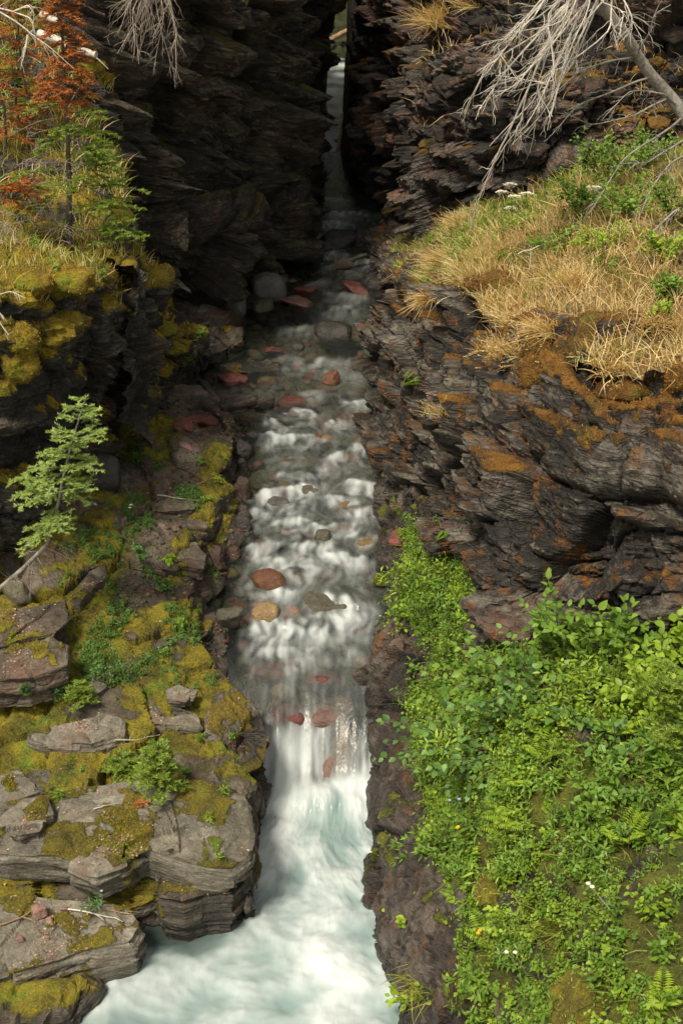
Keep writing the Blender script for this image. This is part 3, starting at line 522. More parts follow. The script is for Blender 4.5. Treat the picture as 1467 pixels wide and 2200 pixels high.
R4base = [(850, 110, 48), (850, 160, 34), (745, 215, 31.6), (738, 270, 30.2), (731, 322, 29.4), (737, 352, 28.2), (782, 402, 26.4), (842, 452, 24.8), (880, 510, 23.), (900, 520, 21.6), (930, 505, 20.4), (975, 475, 19.4), (1050, 442, 18.7), (1150, 402, 18.4), (1250, 345, 18.3), (1467, 305, 17.9), (1750, 280, 17.), (2300, 250, 15.5)]
R4m1 = [(850, 80, 48), (850, 110, 34), (746, 160, 31.6), (742, 200, 30), (740, 240, 28.8), (750, 270, 27.4), (790, 310, 25.6), (838, 340, 24.), (872, 370, 22.), (888, 380, 20.8), (925, 370, 19.9), (985, 350, 19.1), (1060, 330, 18.5), (1155, 300, 18.2), (1255, 270, 18.1), (1467, 240, 17.9), (1750, 210, 17.2), (2300, 190, 15.8)]
R4m2 = [(850, 40, 48), (850, 60, 34.5), (750, 90, 31.8), (748, 120, 30), (748, 150, 28.5), (760, 160, 27), (798, 170, 25.2), (838, 180, 23.7), (866, 190, 21.8), (882, 190, 20.6), (925, 190, 19.7), (1000, 180, 19.), (1075, 180, 18.5), (1165, 170, 18.2), (1260, 160, 18.2), (1467, 150, 18.2), (1750, 120, 17.5), (2300, 100, 16)]
R4m3 = [(850, 20, 48), (850, 10, 35), (752, 0, 32), (756, 0, 30), (760, 0, 28.5), (775, 0, 27), (806, 0, 25.2), (845, 0, 23.8), (874, 0, 22.2), (895, 0, 21), (940, 0, 20.2), (1005, 0, 19.6), (1090, 0, 19.2), (1180, 0, 19), (1280, 0, 19), (1467, 0, 18.8), (1750, 0, 18.2), (2300, -20, 17)]
def R4net():
    B, A, C, T = [[Q(*p) for p in r] for r in (R4base, R4m1, R4m2, R4m3)]
    lo = lambda p: .25 if p[1] > 31.3 else 1.  # far wall tops lowered on this side too, shaped to let light in
    return [[p + np.array([.1, .1, -.6]) for p in B], B, A, C, T, [p + np.array([.3, .4, 1.3 * lo(p)]) for p in T], [p + np.array([1.2, 1., 2.6 * lo(p)]) for p in T], [p + np.array([8, 3, 4. * lo(p)]) for p in T]]
def moss_R4(P, N):
    n = fbm(P * 1.1, 4, 141); n2 = fbm(P * 4, 3, 142); slot = sst(26, 29, P[..., 1]); rt = sst(2.5, 4.5, P[..., 0])
    return sst(.55, .9, N[..., 2] * .8 + .5 * n + .35 * n2 + .4 * slot + .38 * rt - .08)
patch('right_cliff', R4net(), [.06, .026, .026, .026, .05, .09, .3], [.2, .07, .05, .05, .04, .035, .032, .032, .03, .026] + [.024] * 5 + [.07, .15], 1.15, (-.16, .16), 21, moss_R4, M['rock_pink'], big=1.25, fine=.75, ledge=.24, mossh=.05, fade=lambda P: 1 - .97 * sst(24.5, 28.3, P[..., 1]))

def R3net():
    B = [(880, 515, 23.5), (890, 520, 22.6), (900, 522, 22), (905, 520, 21.5), (915, 518, 21.2), (930, 510, 20.7), (950, 495, 20.2), (975, 480, 19.8), (1020, 455, 19.4), (1080, 435, 19.1), (1150, 405, 18.9), (1210, 370, 18.8), (1250, 345, 18.7), (1330, 325, 18.6), (1467, 305, 18.3), (1750, 280, 17.5), (2300, 255, 16)]
    T = [Q(*p) for p in R2top]; B = [Q(*p) for p in B]; R = []
    for f in (0, .12, .35, .65, 1.): R.append([t * (1 - f) + b * f + np.array([.04, .04, -.02 + .22 * math.sin(f * 3.1) * (1 if i > 6 else .3)]) for i, (t, b) in enumerate(zip(T, B))])
    return R
patch('grass_slope', R3net(), [.03, .04, .05, .06], [.1, .08, .08, .07, .06] + [.04] * 9 + [.08, .2], .25, (0, 0), 23, lambda P, N: sst(.1, .6, .35 + fbm(P * 1.3, 3, 151)), M['soil'])

# land beyond: the hillside that closes the gorge, and an unseen ground sheet added below to block light leaks
patch('hillside', [[(x, y, z + .12 * abs(x)) for x in (-40, -20, -8, -3, -1, 0, 1, 3, 8, 20, 40)] for y, z in ((36.2, 2.6), (37, 3.25), (38.5, 3.9), (41, 5.2), (46, 8), (60, 18), (75, 26))], .2, .2, .8, s=31, moss=lambda P, N: np.full(P.shape[:2], .8), mat=M['forest_floor'])
mb = MB(); mb.add([(-300, -300, -1.6), (300, -300, -1.6), (300, 300, -1.6), (-300, 300, -1.6)], [[0, 1, 2, 3]])
tag(link('ground', mb.mesh('ground', [M['soil']])), kind='structure')
for nm in ('left_bank', 'left_promontory', 'left_cliff', 'left_slope', 'right_bank', 'right_crag', 'right_cliff', 'grass_slope', 'stream_bed'): assert nm in PATCH

# ------------------------------------------------------------------ stones, slabs, blocks
def icosphere(n):
    import bmesh
    bm = bmesh.new(); bmesh.ops.create_icosphere(bm, subdivisions=n, radius=1.); bm.verts.ensure_lookup_table()
    V = np.array([v.co[:] for v in bm.verts]); F_ = np.array([[v.index for v in f.verts] for f in bm.faces]); bm.free(); return V, F_
ICO = {n: icosphere(n) for n in (3, 4, 5)}
def stone_mesh(name, size, mat, seed, round_=.75, n=4, wet=0., moss=0.):
    V, F_ = ICO[n]; sz = np.array(size) / 2.
    e = 2.0 + (1 - round_) * 5; q = V / (np.abs(V) ** e).sum(1)[:, None] ** (1 / e)      # sphere towards box
    R = np.random.default_rng(seed); A = R.normal(size=(3, 3)); A, _ = np.linalg.qr(A); A = A * (.35 if round_ < .7 else .10) + np.eye(3) * (.65 if round_ < .7 else .90)
    P = q @ A.T
    for k in range(9 if round_ < .6 else 4):                                                # flat broken faces
        d = R.normal(size=3); d /= np.linalg.norm(d); c = R.uniform(.55, .85) if round_ < .7 else R.uniform(.86, .98); over = np.clip(P @ d - c, 0, 9); P -= over[:, None] * d * (.9 if round_ < .7 else .55)
    P /= np.abs(P).max(0); P = P * sz; m_ = sz.max()
    N = V; P = P + N * (m_ * (.10 * fbm(P / m_ * 1.6 + seed * 3.1, 3, seed) + (.03 + .05 * (1 - round_)) * fbm(P / m_ * 6 + seed, 3, seed + 5)))[:, None]
    me = rawmesh(name, P, np.full(len(F_), 3, np.int32), F_.ravel().astype(np.int32), [mat], {'moss': np.clip(sst(.3, .8, V[:, 2] + .6 * fbm(P * 6 + seed, 3, 9)) * moss, 0, 1), 'tone': np.full(len(P), .5), 'wet': np.full(len(P), wet) if np.isscalar(wet) else wet}); return me
def wz(px, py):
    q = QZ(px, py, 1.)
    for _ in range(25): q = .5 * q + .5 * QZ(px, py, float(waterz(q[1])))
    return q
def mpp(q): return (q[1] * cp + (CAMZ - q[2]) * sp) / FPX                               # metres per pixel at a place
bseed = [100]
def boulder(px, py, w, h, label, mat, z=None, on=None, round_=.8, rise=0., wet=.3, moss=0., deep=1., name='boulder', rot=0., group=None, cat='boulder'):
    """w, h: size in pixels as it shows; stands in the stream (or on a patch)"""
    q = wz(px, py) if on is None else pick(px, py + h * .3, on)[0]
    m = mpp(q); bseed[0] += 1
    if on is None and wet > .1: wet = max(wet, .8)
    sx = w * m; sz_ = h * m * 1.25 / cp; sy = sx * .8 * deep
    if on is None and rise < .055: rise = -.45 + .3 * rise
    me = stone_mesh(name, (sx, sy, sz_), M[mat], bseed[0], round_, 4 if w > 30 else 3, wet, moss)
    o = link(name, me, None, (q[0], q[1], q[2] + rise * sz_)); o.rotation_euler = (0, 0, rot)
    tag(o, label, cat, group); return o
boulder(496, 676, 70, 44, 'pale grey rounded boulder with a dark crease beside the shaded pool, left of the pair', 'st_grey', round_=.8, rise=.30, wet=.05)
boulder(578, 640, 74, 50, 'grey egg shaped boulder at the foot of the dark cliff, right of the pair', 'st_grey', round_=.85, rise=.30, wet=.05)
boulder(566, 664, 44, 20, 'small flat grey stone squeezed between the two grey boulders', 'st_olive', rise=.2, wet=.2)
boulder(716, 716, 80, 26, 'black wet domed boulder streaked by white trickles in midstream', 'st_dark', rise=.12, wet=.9)
boulder(711, 824, 38, 26, 'shiny orange brown angular rock standing clear of the shallow riffle', 'st_orange', round_=.45, rise=.25, wet=.5)
boulder(768, 628, 66, 22, 'dark red flat rock breaking the water beside the right wall', 'st_red', round_=.4, rise=.15, wet=.8)
boulder(806, 616, 34, 18, 'small dark stone against the right wall behind the red rock', 'st_dark', rise=.15, wet=.8)
boulder(722, 524, 104, 32, 'long black flat rock across the shaded stream at the mouth of the slot', 'st_dark', round_=.4, rise=.2, wet=.7)
boulder(757, 886, 60, 24, 'bright orange boulder under thin water near the right bank', 'st_orange', rise=-.05, wet=.3)
boulder(577, 1250, 74, 34, 'round brick red boulder awash in the middle rapids', 'st_orange', round_=1., rise=.08, wet=.3)
boulder(570, 1320, 62, 30, 'yellow tan boulder just under the water below the red boulder', 'st_tan', rise=.056, wet=.1)
boulder(625, 1308, 56, 28, 'pinkish stone under water beside the yellow tan boulder', 'st_pink', rise=-.02, wet=.1)
boulder(715, 1272, 150, 42, 'wide brown rock with a thin veil of water over its face', 'st_olive', round_=.8, rise=.0, wet=.5)
boulder(855, 482, 82, 70, 'blocky mossy boulder in deep shade at the right of the slot', 'st_olive', round_=.3, rise=.2, wet=0., moss=.7)
boulder(940, 492, 96, 60, 'dark rounded boulder under the reddish cliff beside the dry grass', 'st_dark', round_=.6, rise=.3, wet=.1)
boulder(886, 532, 60, 26, 'low black stone at the edge of the shaded water below the dark boulder', 'st_dark', rise=.2, wet=.6)
boulder(658, 1042, 84, 34, 'smooth grey green boulder under a dome of clear water', 'st_olive', round_=.9, rise=-.02, wet=.3)
boulder(748, 1080, 52, 22, 'tan stone under water in the rapids nearest the right wall', 'st_tan', rise=0., wet=.2)
boulder(693, 1160, 34, 26, 'small olive stone with water pouring round both sides', 'st_olive', rise=.12, wet=.5)
boulder(735, 1122, 70, 26, 'pink slab under water right of the middle of the rapids', 'st_pink', round_=.5, rise=-.02, wet=.2)
boulder(626, 856, 66, 24, 'dull red boulder under clear water at the head of the rapids', 'st_red', rise=-.02, wet=.2)
boulder(502, 817, 72, 15, 'bright red flat rock lying in the still shallows by the left bank', 'st_red', round_=.4, rise=.1, wet=.2)
boulder(592, 746, 64, 13, 'red flat rock barely showing in the stream beyond the shallows', 'st_red', round_=.4, rise=.05, wet=.4)
boulder(640, 749, 28, 14, 'small black stone at the end of the barely showing red rock', 'st_dark', rise=.15, wet=.8)
boulder(656, 632, 50, 22, 'rough red stone below the dark undercut cliff', 'st_red', round_=.4, rise=.15, wet=.5)
boulder(640, 650, 76, 14, 'low reddish brown stone at the waterline right of the egg shaped boulder', 'st_pink', round_=.4, rise=.1, wet=.5)
boulder(705, 1508, 96, 44, 'rosy boulder under the smooth water at the lip of the fall', 'st_pink', round_=.8, rise=-.9, wet=.3)
boulder(618, 1516, 84, 30, 'dark red boulder under water left of the rosy one above the fall', 'st_red', round_=.8, rise=-.9, wet=.6)
boulder(690, 1436, 96, 40, 'purplish stone on the bed below the lowest white riffle', 'st_red', round_=.6, rise=-.3, wet=.3)
boulder(590, 1424, 100, 34, 'broad dull red stone on the bed near the left bank above the fall', 'st_red', round_=.6, rise=-.35, wet=.3)
boulder(598, 1070, 60, 22, 'green grey stone under the large white crest', 'st_grey', rise=-.1, wet=.3)
boulder(684, 936, 26, 20, 'small red stone above the first white crest', 'st_red', rise=0., wet=.3)
boulder(703, 936, 28, 14, 'small tan stone beside the small red one above the first crest', 'st_tan', rise=0., wet=.3)
boulder(640, 982, 90, 26, 'brown stone under swirling water below the first crest', 'st_olive', rise=-.15, wet=.4)
boulder(785, 1160, 50, 26, 'tan stone under the shallow edge by the right wall', 'st_tan', rise=-.1, wet=.2)
boulder(856, 1148, 48, 36, 'dark red stone wedged at the foot of the right crag', 'st_red', on=['right_bank', 'right_crag'], round_=.4, rise=.2, wet=.2)
boulder(490, 1345, 74, 52, 'chestnut brown block at the edge of the left bank', 'st_olive', round_=.25, rise=.25, wet=.7)
boulder(505, 1195, 30, 26, 'small red brown stone at the waterline under the left bank', 'st_wet', round_=.4, rise=.2, wet=.8)
boulder(470, 1225, 36, 50, 'upright brown stone leaning on the edge of the left bank', 'st_wet', round_=.3, rise=.3, wet=.6)
boulder(520, 985, 44, 38, 'dark wet block under the far end of the left bank', 'st_dark', round_=.25, rise=.3, wet=.8)
boulder(522, 1070, 34, 56, 'rusty wet block half way along the edge of the left bank', 'st_wet', round_=.25, rise=.1, wet=.9)
boulder(518, 1140, 40, 44, 'black block at the edge of the left bank above the small red brown stone', 'st_dark', round_=.25, rise=.25, wet=.8)
boulder(235, 1022, 64, 60, 'round dark boulder resting against the mossy wall behind the young fir', 'st_dark', on=['left_bank'], round_=.75, rise=.35, wet=0., moss=.3)
boulder(440, 900, 70, 22, 'dark red slab at the upper end of the left bank', 'st_red', on=['left_bank'], round_=.35, rise=.2, wet=.4)
boulder(400, 908, 44, 20, 'maroon stone under the mossy wall at the end of the left bank', 'st_red', on=['left_bank'], round_=.4, rise=.2, wet=.4)
boulder(404, 952, 34, 10, 'small pale stone lying on the bare gravel of the left bank', 'st_pink', on=['left_bank'], round_=.5, rise=.2, wet=0.)
boulder(395, 1706, 26, 22, 'red angular stone at the left of three on the grey ledge', 'st_red', on=['left_bank'], round_=.3, rise=.2)
boulder(420, 1698, 26, 16, 'flat red stone in the middle of three on the grey ledge', 'st_red', on=['left_bank'], round_=.3, rise=.2)
boulder(445, 1706, 20, 12, 'smallest red stone at the right of three on the grey ledge', 'st_red', on=['left_bank'], round_=.3, rise=.2)
boulder(40, 1265, 60, 50, 'brown stone beside the root of the leaning young fir', 'st_olive', on=['left_bank'], round_=.5, rise=.2, wet=0.)

M['st_wet'] = M['st_wet']
# the tilted rock in the fall
q = Q(722, 1606, 10.02); me = stone_mesh('boulder', (.34, .95, .40), M['st_pink'], 95, 1., 4, .5)
o = link('boulder', me, None, q - np.array([0, 0, .315])); o.rotation_euler = (math.radians(46), math.radians(0), math.radians(-24)); tag(o, 'tilted brown rock splitting the waterfall near the right wall', 'boulder')

SLABN = ['left_bank']
def slab(poly, zoff, thick, label, mat='ledge', tilt=(-.06, .10), seed=0, moss=.8, z=None, name='stone_slab', amp=.14, mossb=0.):
    c = np.mean(poly, 0); c3 = pick(c[0], c[1], SLABN)[0]; z0 = (c3[2] + zoff) if z is None else z; c3 = QZ(c[0], c[1], z0)
    W3 = []
    for px, py in poly:
        zz = z0
        for _ in range(5): p = QZ(px, py, zz); zz = z0 + tilt[0] * (p[0] - c3[0]) + tilt[1] * (p[1] - c3[1])
        W3.append(p)
    W3 = np.array(W3); cc = W3.mean(0); rel = W3[:, :2] - cc[:2]; n = len(rel)
    size = np.linalg.norm(rel, axis=1).max(); NT_ = int(min(260, max(48, 2 * math.pi * size / .014)))
    th = np.linspace(0, 2 * np.pi, NT_, endpoint=False); D = np.stack([np.cos(th), np.sin(th)], -1); rad = np.full(NT_, 1e9)
    for i in range(n):
        a, b = rel[i], rel[(i + 1) % n]; e = b - a; den = D[:, 0] * -e[1] + D[:, 1] * e[0]; den = np.where(abs(den) < 1e-9, 1e-9, den)
        t = (a[0] * -e[1] + a[1] * e[0]) / den; u = (D[:, 0] * a[1] - D[:, 1] * a[0]) / den
        ok = (t > 0) & (u > -.001) & (u < 1.001); rad = np.where(ok, np.minimum(rad, t), rad)
    rad = np.where(rad > 1e8, size * .5, rad); rad = .6 * rad + .2 * np.roll(rad, 1) + .2 * np.roll(rad, -1)
    nr = int(max(8, size / .016)); ns = int(max(6, thick / .016)); prof = []
    for k in range(nr): prof.append((((k + .2) / nr) * .975, 0.))
    for k in range(ns): t = k / (ns - 1); prof.append((1 - .02 * (1 - math.sin(min(1, t * 6) * 1.57)) - .10 * t * t, -.012 - t * thick))
    prof.append((.6, -thick - .02)); prof.append((.05, -thick - .02))
    pr = np.array(prof); P = np.zeros((len(pr), NT_, 3)); P[..., :2] = cc[:2] + pr[:, 0, None, None] * rad[None, :, None] * D[None]
    P[..., 2] = z0 + tilt[0] * (P[..., 0] - c3[0]) + tilt[1] * (P[..., 1] - c3[1]) + pr[:, 1, None]
    up = np.zeros_like(P); top = (np.arange(len(pr)) < nr)
    up[top] = (0, 0, 1); up[~top] = np.concatenate([np.broadcast_to(D, (NT_, 2)), np.zeros((NT_, 1))], 1)
    d, tone = rockdisp(P, amp, (.06, .1), 200 + seed); ew = np.where(top, sst(1., .8, pr[:, 0]) * .45 + .3, 1.)[:, None]
    bed = P[..., 2] / .06 + 1.1 * vnoise(P * 1.8, seed) + .3 * vnoise(P * 6, seed); lay = (h1(np.floor(bed).astype(np.int64), seed) - .5) * .06 * (~top)[:, None] * (.3 + sst(-.3, .4, vnoise(P * 3, seed + 9)))
    P = P + up * (d * ew + lay)[..., None] + np.array([0, 0, 1.]) * (.02 * fbm(P * 4, 3, seed + 3) * top[:, None])[..., None]
    nm = fbm(P * 2.2, 4, 300 + seed); m = np.clip(sst(-.05, .25, nm + .25 * fbm(P * 9, 2, 301) - (.35 - moss * .5)) * top[:, None] * 1. + sst(.05, .3, nm - .2) * (~top)[:, None] * .6 + mossb, 0, 1)
    P = P + up * (m * .02)[..., None]
    F_ = grid_faces(len(pr), NT_, wrap=True); V = np.concatenate([P.reshape(-1, 3)]); org = np.array([cc[0], cc[1], z0])
    wet = 1 - sst(.03, .22, V[:, 2] - waterz(V[:, 1]))
    F0 = F_
    me = rawmesh(name, V - org, np.full(len(F0), 4, np.int32), F0.ravel().astype(np.int32), [M[mat]], {'moss': m, 'tone': tone, 'wet': wet}, None, False)
    o = link(name, me, None, org); tag(o, label, 'rock slab'); PATCH[o.name] = (V, up.reshape(-1, 3), m.ravel(), project(V)); SLABN.append(o.name); return o
slab([(-160, 1930), (60, 1925), (200, 1935), (285, 1950), (308, 1985), (285, 2025), (160, 2050), (60, 2085), (-60, 2120), (-200, 2140)], 0, .62, 'blunt grey ledge nearest the camera, at the bottom left beside the foaming pool', z=.42, seed=1, tilt=(-.05, .06), moss=.6)
slab([(-160, 1740), (60, 1715), (200, 1690), (330, 1668), (450, 1680), (520, 1710), (548, 1790), (540, 1840), (505, 1872), (430, 1862), (325, 1828), (210, 1880), (120, 1842), (-60, 1830), (-180, 1830)], 0, .30, 'long grey ledge with an overhanging front across the left bank, above the nearest ledge', z=.80, seed=2, tilt=(-.02, .10), moss=.85)
slab([(322, 1830), (420, 1842), (500, 1832), (536, 1828), (534, 1880), (500, 1918), (440, 1922), (390, 1938), (335, 1925)], 0, .7, 'dark wet block under the right end of the long grey ledge', z=.50, seed=3, mat='ledge_wet', moss=.3)
slab([(455, 1500), (505, 1478), (558, 1525), (580, 1585), (562, 1640), (490, 1668), (430, 1620)], 0, .8, 'mossy dark buttress of the left bank right beside the waterfall', z=.84, seed=4, mat='ledge_wet', moss=.75, amp=.6)
slab([(490, 1705), (535, 1715), (552, 1790), (545, 1850), (515, 1868), (480, 1800)], 0, .8, 'dark wet rib below the waterfall at the end of the long grey ledge', z=.70, seed=5, mat='ledge_wet', moss=.4, amp=.5)
slab([(50, 1583), (110, 1560), (190, 1543), (232, 1534), (268, 1546), (264, 1580), (200, 1600), (80, 1596)], .07, .14, 'pale cracked slab in the moss, left of the middle of the bank', seed=6, moss=.1)
slab([(252, 1515), (330, 1496), (420, 1528), (436, 1560), (330, 1556), (262, 1540)], .06, .12, 'pale long slab in the moss beside the buttress', seed=7, moss=.1)
slab([(352, 1478), (385, 1468), (418, 1482), (402, 1506), (356, 1500)], .06, .1, 'small pale slab just above the pale long slab', seed=8, moss=.05)
slab([(5, 1760), (50, 1722), (92, 1712), (104, 1750), (88, 1785), (40, 1795), (12, 1788)], .10, .2, 'grey wedge shaped block at the left edge above the long grey ledge', seed=9, moss=.05)
slab([(-80, 1690), (20, 1662), (100, 1652), (112, 1690), (50, 1708), (-60, 1725)], .07, .16, 'mossy slab behind the grey wedge shaped block at the left edge', seed=10, moss=.5)
slab([(-120, 1335), (0, 1312), (90, 1298), (143, 1288), (152, 1322), (112, 1365), (10, 1385), (-120, 1395)], .18, .34, 'large moss topped block at the left edge below the leaning young fir', seed=11, moss=.8, mat='bank')
slab([(-120, 1402), (30, 1395), (118, 1372), (138, 1385), (136, 1425), (60, 1452), (-100, 1462)], .10, .34, 'lower moss topped block under the large one at the left edge', seed=12, moss=.85, mat='bank')
slab([(140, 1285), (190, 1232), (222, 1216), (226, 1236), (170, 1300)], .06, .14, 'thin upturned ledge of rock running up from the large moss topped block', seed=13, moss=.6, mat='bank')
slab([(322, 1082), (360, 1070), (418, 1074), (424, 1092), (370, 1098), (325, 1096)], .05, .1, 'flat grey brown slab across the middle of the left bank beside a stick', seed=14, moss=.2, mat='bank')
slab([(288, 1112), (340, 1104), (446, 1118), (450, 1132), (360, 1130), (295, 1126)], .05, .1, 'low stone step right in front of the flat grey brown slab', seed=15, moss=.45, mat='bank')
slab([(330, 1180), (420, 1162), (446, 1190), (440, 1225), (350, 1215)], .05, .14, 'mossy slab at the edge of the left bank above the upright brown stone', seed=16, moss=.75, mat='bank')
slab([(150, 1480), (200, 1460), (232, 1470), (205, 1492), (160, 1496)], .05, .1, 'thin grey slab beside the small dark fir seedling', seed=17, moss=.3)
slab([(250, 1610), (330, 1600), (350, 1625), (300, 1640), (252, 1632)], .05, .1, 'grey stone in the moss just behind the bushy fir seedling', seed=18, moss=.3)
slab([(425, 730), (470, 700), (520, 702), (514, 730), (475, 760), (430, 765)], .05, .3, 'moss edged slab at the waterline below the two grey boulders', seed=19, moss=.6, mat='bank')
slab([(470, 780), (530, 772), (600, 776), (598, 790), (530, 802), (470, 800)], .04, .16, 'dark wet ledge across the left shallows behind the bright red flat rock', seed=20, moss=.1, mat='bankwet')
slab([(470, 862), (530, 852), (590, 844), (588, 852), (530, 866), (475, 874)], .03, .1, 'thin glistening ledge where the shallows spill into the rapids', seed=21, moss=.1, mat='bankwet')

# loose joint blocks of the cliffs (children of their cliff)
BLK = [stone_mesh('rock_block', (1, 1, 1), None, 500 + k, .12, 3, 0., 0.) for k in range(10)]
def blocks(pn, n, size, mat, seed, box, flat=(.4, .75), out=.25, maxz=.55):
    P, N, m, (x, y, z) = PATCH[pn]; R = np.random.default_rng(seed); par = bpy.data.objects[pn]; done = 0; meshes = []
    for b in BLK[:5] if seed % 2 else BLK[5:]:
        c = b.copy(); c.materials.clear(); c.materials.append(M[mat]); meshes.append(c)
    ok = np.nonzero((x > box[0]) & (x < box[2]) & (y > box[1]) & (y < box[3]) & (abs(N[:, 2]) < maxz) & (m < .3))[0]
    for i in R.choice(ok, min(n, len(ok)), replace=False):
        s_ = size * R.uniform(.5, 1.3); o = link('rock_block', meshes[R.integers(len(meshes))], par); f = R.uniform(*flat)
        o.scale = (s_ * R.uniform(.9, 1.5), s_ * R.uniform(.6, 1.), s_ * f); p = P[i] - N[i] * s_ * (.5 - out)
        o.location = p; yaw = math.atan2(N[i][1], N[i][0]) + math.pi / 2 + R.uniform(-.3, .3)
        o.rotation_euler = (R.uniform(-.12, .12), R.uniform(-.15, .15), yaw)
blocks('right_crag', 60, .30, 'rock_right', 1, (830, 620, 1467, 1330))
blocks('right_cliff', 80, .42, 'rock_pink', 2, (870, 0, 1467, 470))
blocks('left_cliff', 50, .6, 'rock_left', 3, (280, 0, 690, 660))
blocks('left_promontory', 36, .3, 'rock_mossy', 4, (0, 640, 420, 1050))
blocks('right_bank', 40, .16, 'bankwet', 5, (760, 1200, 930, 2150), flat=(.5, 1.4))

# bed cobbles and gravel: uncountable
def scatter_stones(name, pn, n, s0, s1, seed, box, mats, sel=None, lift=.2):
    P, N, m, (x, y, z) = PATCH[pn]; R = np.random.default_rng(seed)
    ok = (x > box[0]) & (x < box[2]) & (y > box[1]) & (y < box[3])
    if sel is not None: ok &= sel(P, N, m)
    ok = np.nonzero(ok)[0]; mb = MB()
    import bmesh
    V0, F0 = icosphere(2)
    for i in R.choice(ok, min(n, len(ok))):
        A, _ = np.linalg.qr(R.normal(size=(3, 3))); s_ = math.exp(R.uniform(math.log(s0), math.log(s1))); V = V0 * (1 + .25 * vnoise(V0 * 1.7 + R.uniform(0, 99, 3), 3)[:, None])
        V = np.sign(V) * np.abs(V) ** .8; V = (V @ A.T) * np.array([1, .85, .55]) * s_
        mb.add(V + P[i] + np.array([0, 0, s_ * lift]), F0, 0., R.integers(len(mats)))
    o = link(name, mb.mesh(name, [M[k] for k in mats])); return o
tag(scatter_stones('bed_cobbles', 'stream_bed', 1300, .03, .14, 61, (440, 600, 860, 1640), ['st_olive', 'st_olive', 'st_grey', 'st_red', 'st_pink', 'st_tan', 'st_grey', 'st_dark', 'st_orange'], lift=.3), 'many coloured cobbles on the bed of the stream', 'cobbles', kind='stuff')
tag(scatter_stones('gravel', 'left_bank', 900, .008, .03, 62, (230, 860, 540, 1420), ['st_red', 'st_pink', 'st_olive', 'st_grey', 'st_tan'], lambda P, N, m: (m < .35) & (N[:, 2] > .6)), 'reddish gravel and stone chips on the bare path of the left bank', 'gravel', kind='stuff')

# ------------------------------------------------------------------ leaves, needles, blades
def leaf_base(L=1., w=.5, fold=.18, droop=.15, serr=0., n=3):
    ys = np.linspace(0, 1, n + 2); ww = np.sin(np.pi * ys ** .8) ** .9 * w / 2; V = []; F_ = []
    for k, y in enumerate(ys):
        z = -droop * y * y; x = ww[k] * (1 + (serr if k % 2 else -serr))
        V += [(0, y * L, z * L)] if k in (0, n + 1) else [(-x * L, y * L, (z + fold * ww[k]) * L), (0, y * L, z * L), (x * L, y * L, (z + fold * ww[k]) * L)]
    V = np.array(V); F_ += [(0, 2, 1), (0, 3, 2)]
    for k in range(n - 1):
        a = 1 + 3 * k; F_ += [(a, a + 1, a + 4), (a, a + 4, a + 3), (a + 1, a + 2, a + 5), (a + 1, a + 5, a + 4)]
    e = 1 + 3 * (n - 1); t = 1 + 3 * n; F_ += [(e, e + 1, t), (e + 1, e + 2, t)]
    return V, np.array(F_)
OVATE = leaf_base(1, .62, .25, .2); LANCE = leaf_base(1, .26, .2, .3); ROUND = leaf_base(1, .8, .2, .15); OVATE2 = leaf_base(1, .62, .25, .2, 0, 2); LANCE2 = leaf_base(1, .30, .2, .3, 0, 1); ROUND2 = leaf_base(1, .8, .2, .15, 0, 2); SERR = leaf_base(1, .72, .3, .2, .16, 5)
NEEDLE = (np.array([(-.5, 0, 0), (.5, 0, 0), (0, 1, 0)]), np.array([(0, 1, 2)]))
def unit(v): return v / (np.linalg.norm(v, axis=-1, keepdims=True) + 1e-9)
def frames(d, up): d = unit(d); x = unit(np.cross(d, up)); z = np.cross(x, d); return np.stack([x, d, z], -1)   # columns: side, along, normal
def put(mb, base, pos, d, up, size, rnd, mi=0, width=None):
    pos = np.asarray(pos, float); n = len(pos)
    if n == 0: return
    V, F_ = base; A = frames(np.asarray(d, float), np.asarray(up, float)); size = np.broadcast_to(np.asarray(size, float), (n,))
    W_ = np.repeat(V[None], n, 0) * size[:, None, None]
    if width is not None: W_[..., 0] = V[None, :, 0] * np.broadcast_to(width, (n,))[:, None]
    W_ = np.einsum('nij,nvj->nvi', A, W_) + pos[:, None]
    mb.add(W_.reshape(-1, 3), (F_[None] + (np.arange(n) * len(V))[:, None, None]).reshape(-1, F_.shape[1]), np.repeat(np.broadcast_to(np.asarray(rnd, float), (n,)), len(V)), mi)
def curve(a, b, n=8, sag=0., wob=0., R=rng, bow=None):
    t = np.linspace(0, 1, n)[:, None]; a = np.asarray(a, float); b = np.asarray(b, float); L = np.linalg.norm(b - a)
    p = a + (b - a) * t + np.array([0, 0, 1.]) * (sag * L * 4 * t * (1 - t))
    if bow is not None: p = p + np.asarray(bow) * (4 * t * (1 - t))
    if wob: w = np.cumsum(R.normal(size=(n, 3)), 0); w -= w[0] + (w[-1] - w[0]) * t; p = p + w * wob * L / math.sqrt(n)
    return p
def at(p, t):
    k = t * (len(p) - 1); i = min(int(k), len(p) - 2); return p[i] + (p[i + 1] - p[i]) * (k - i), unit(p[i + 1] - p[i])
LEAFMESH = {}
def leafmesh(base, key, mat):
    k = (key, mat)
    if k not in LEAFMESH:
        L = []
        for r in (.15, .4, .6, .85): mb = MB(); mb.add(base[0], base[1], r); L.append(mb.mesh('leaf', [M[mat]]))
        LEAFMESH[k] = L
    return LEAFMESH[k]

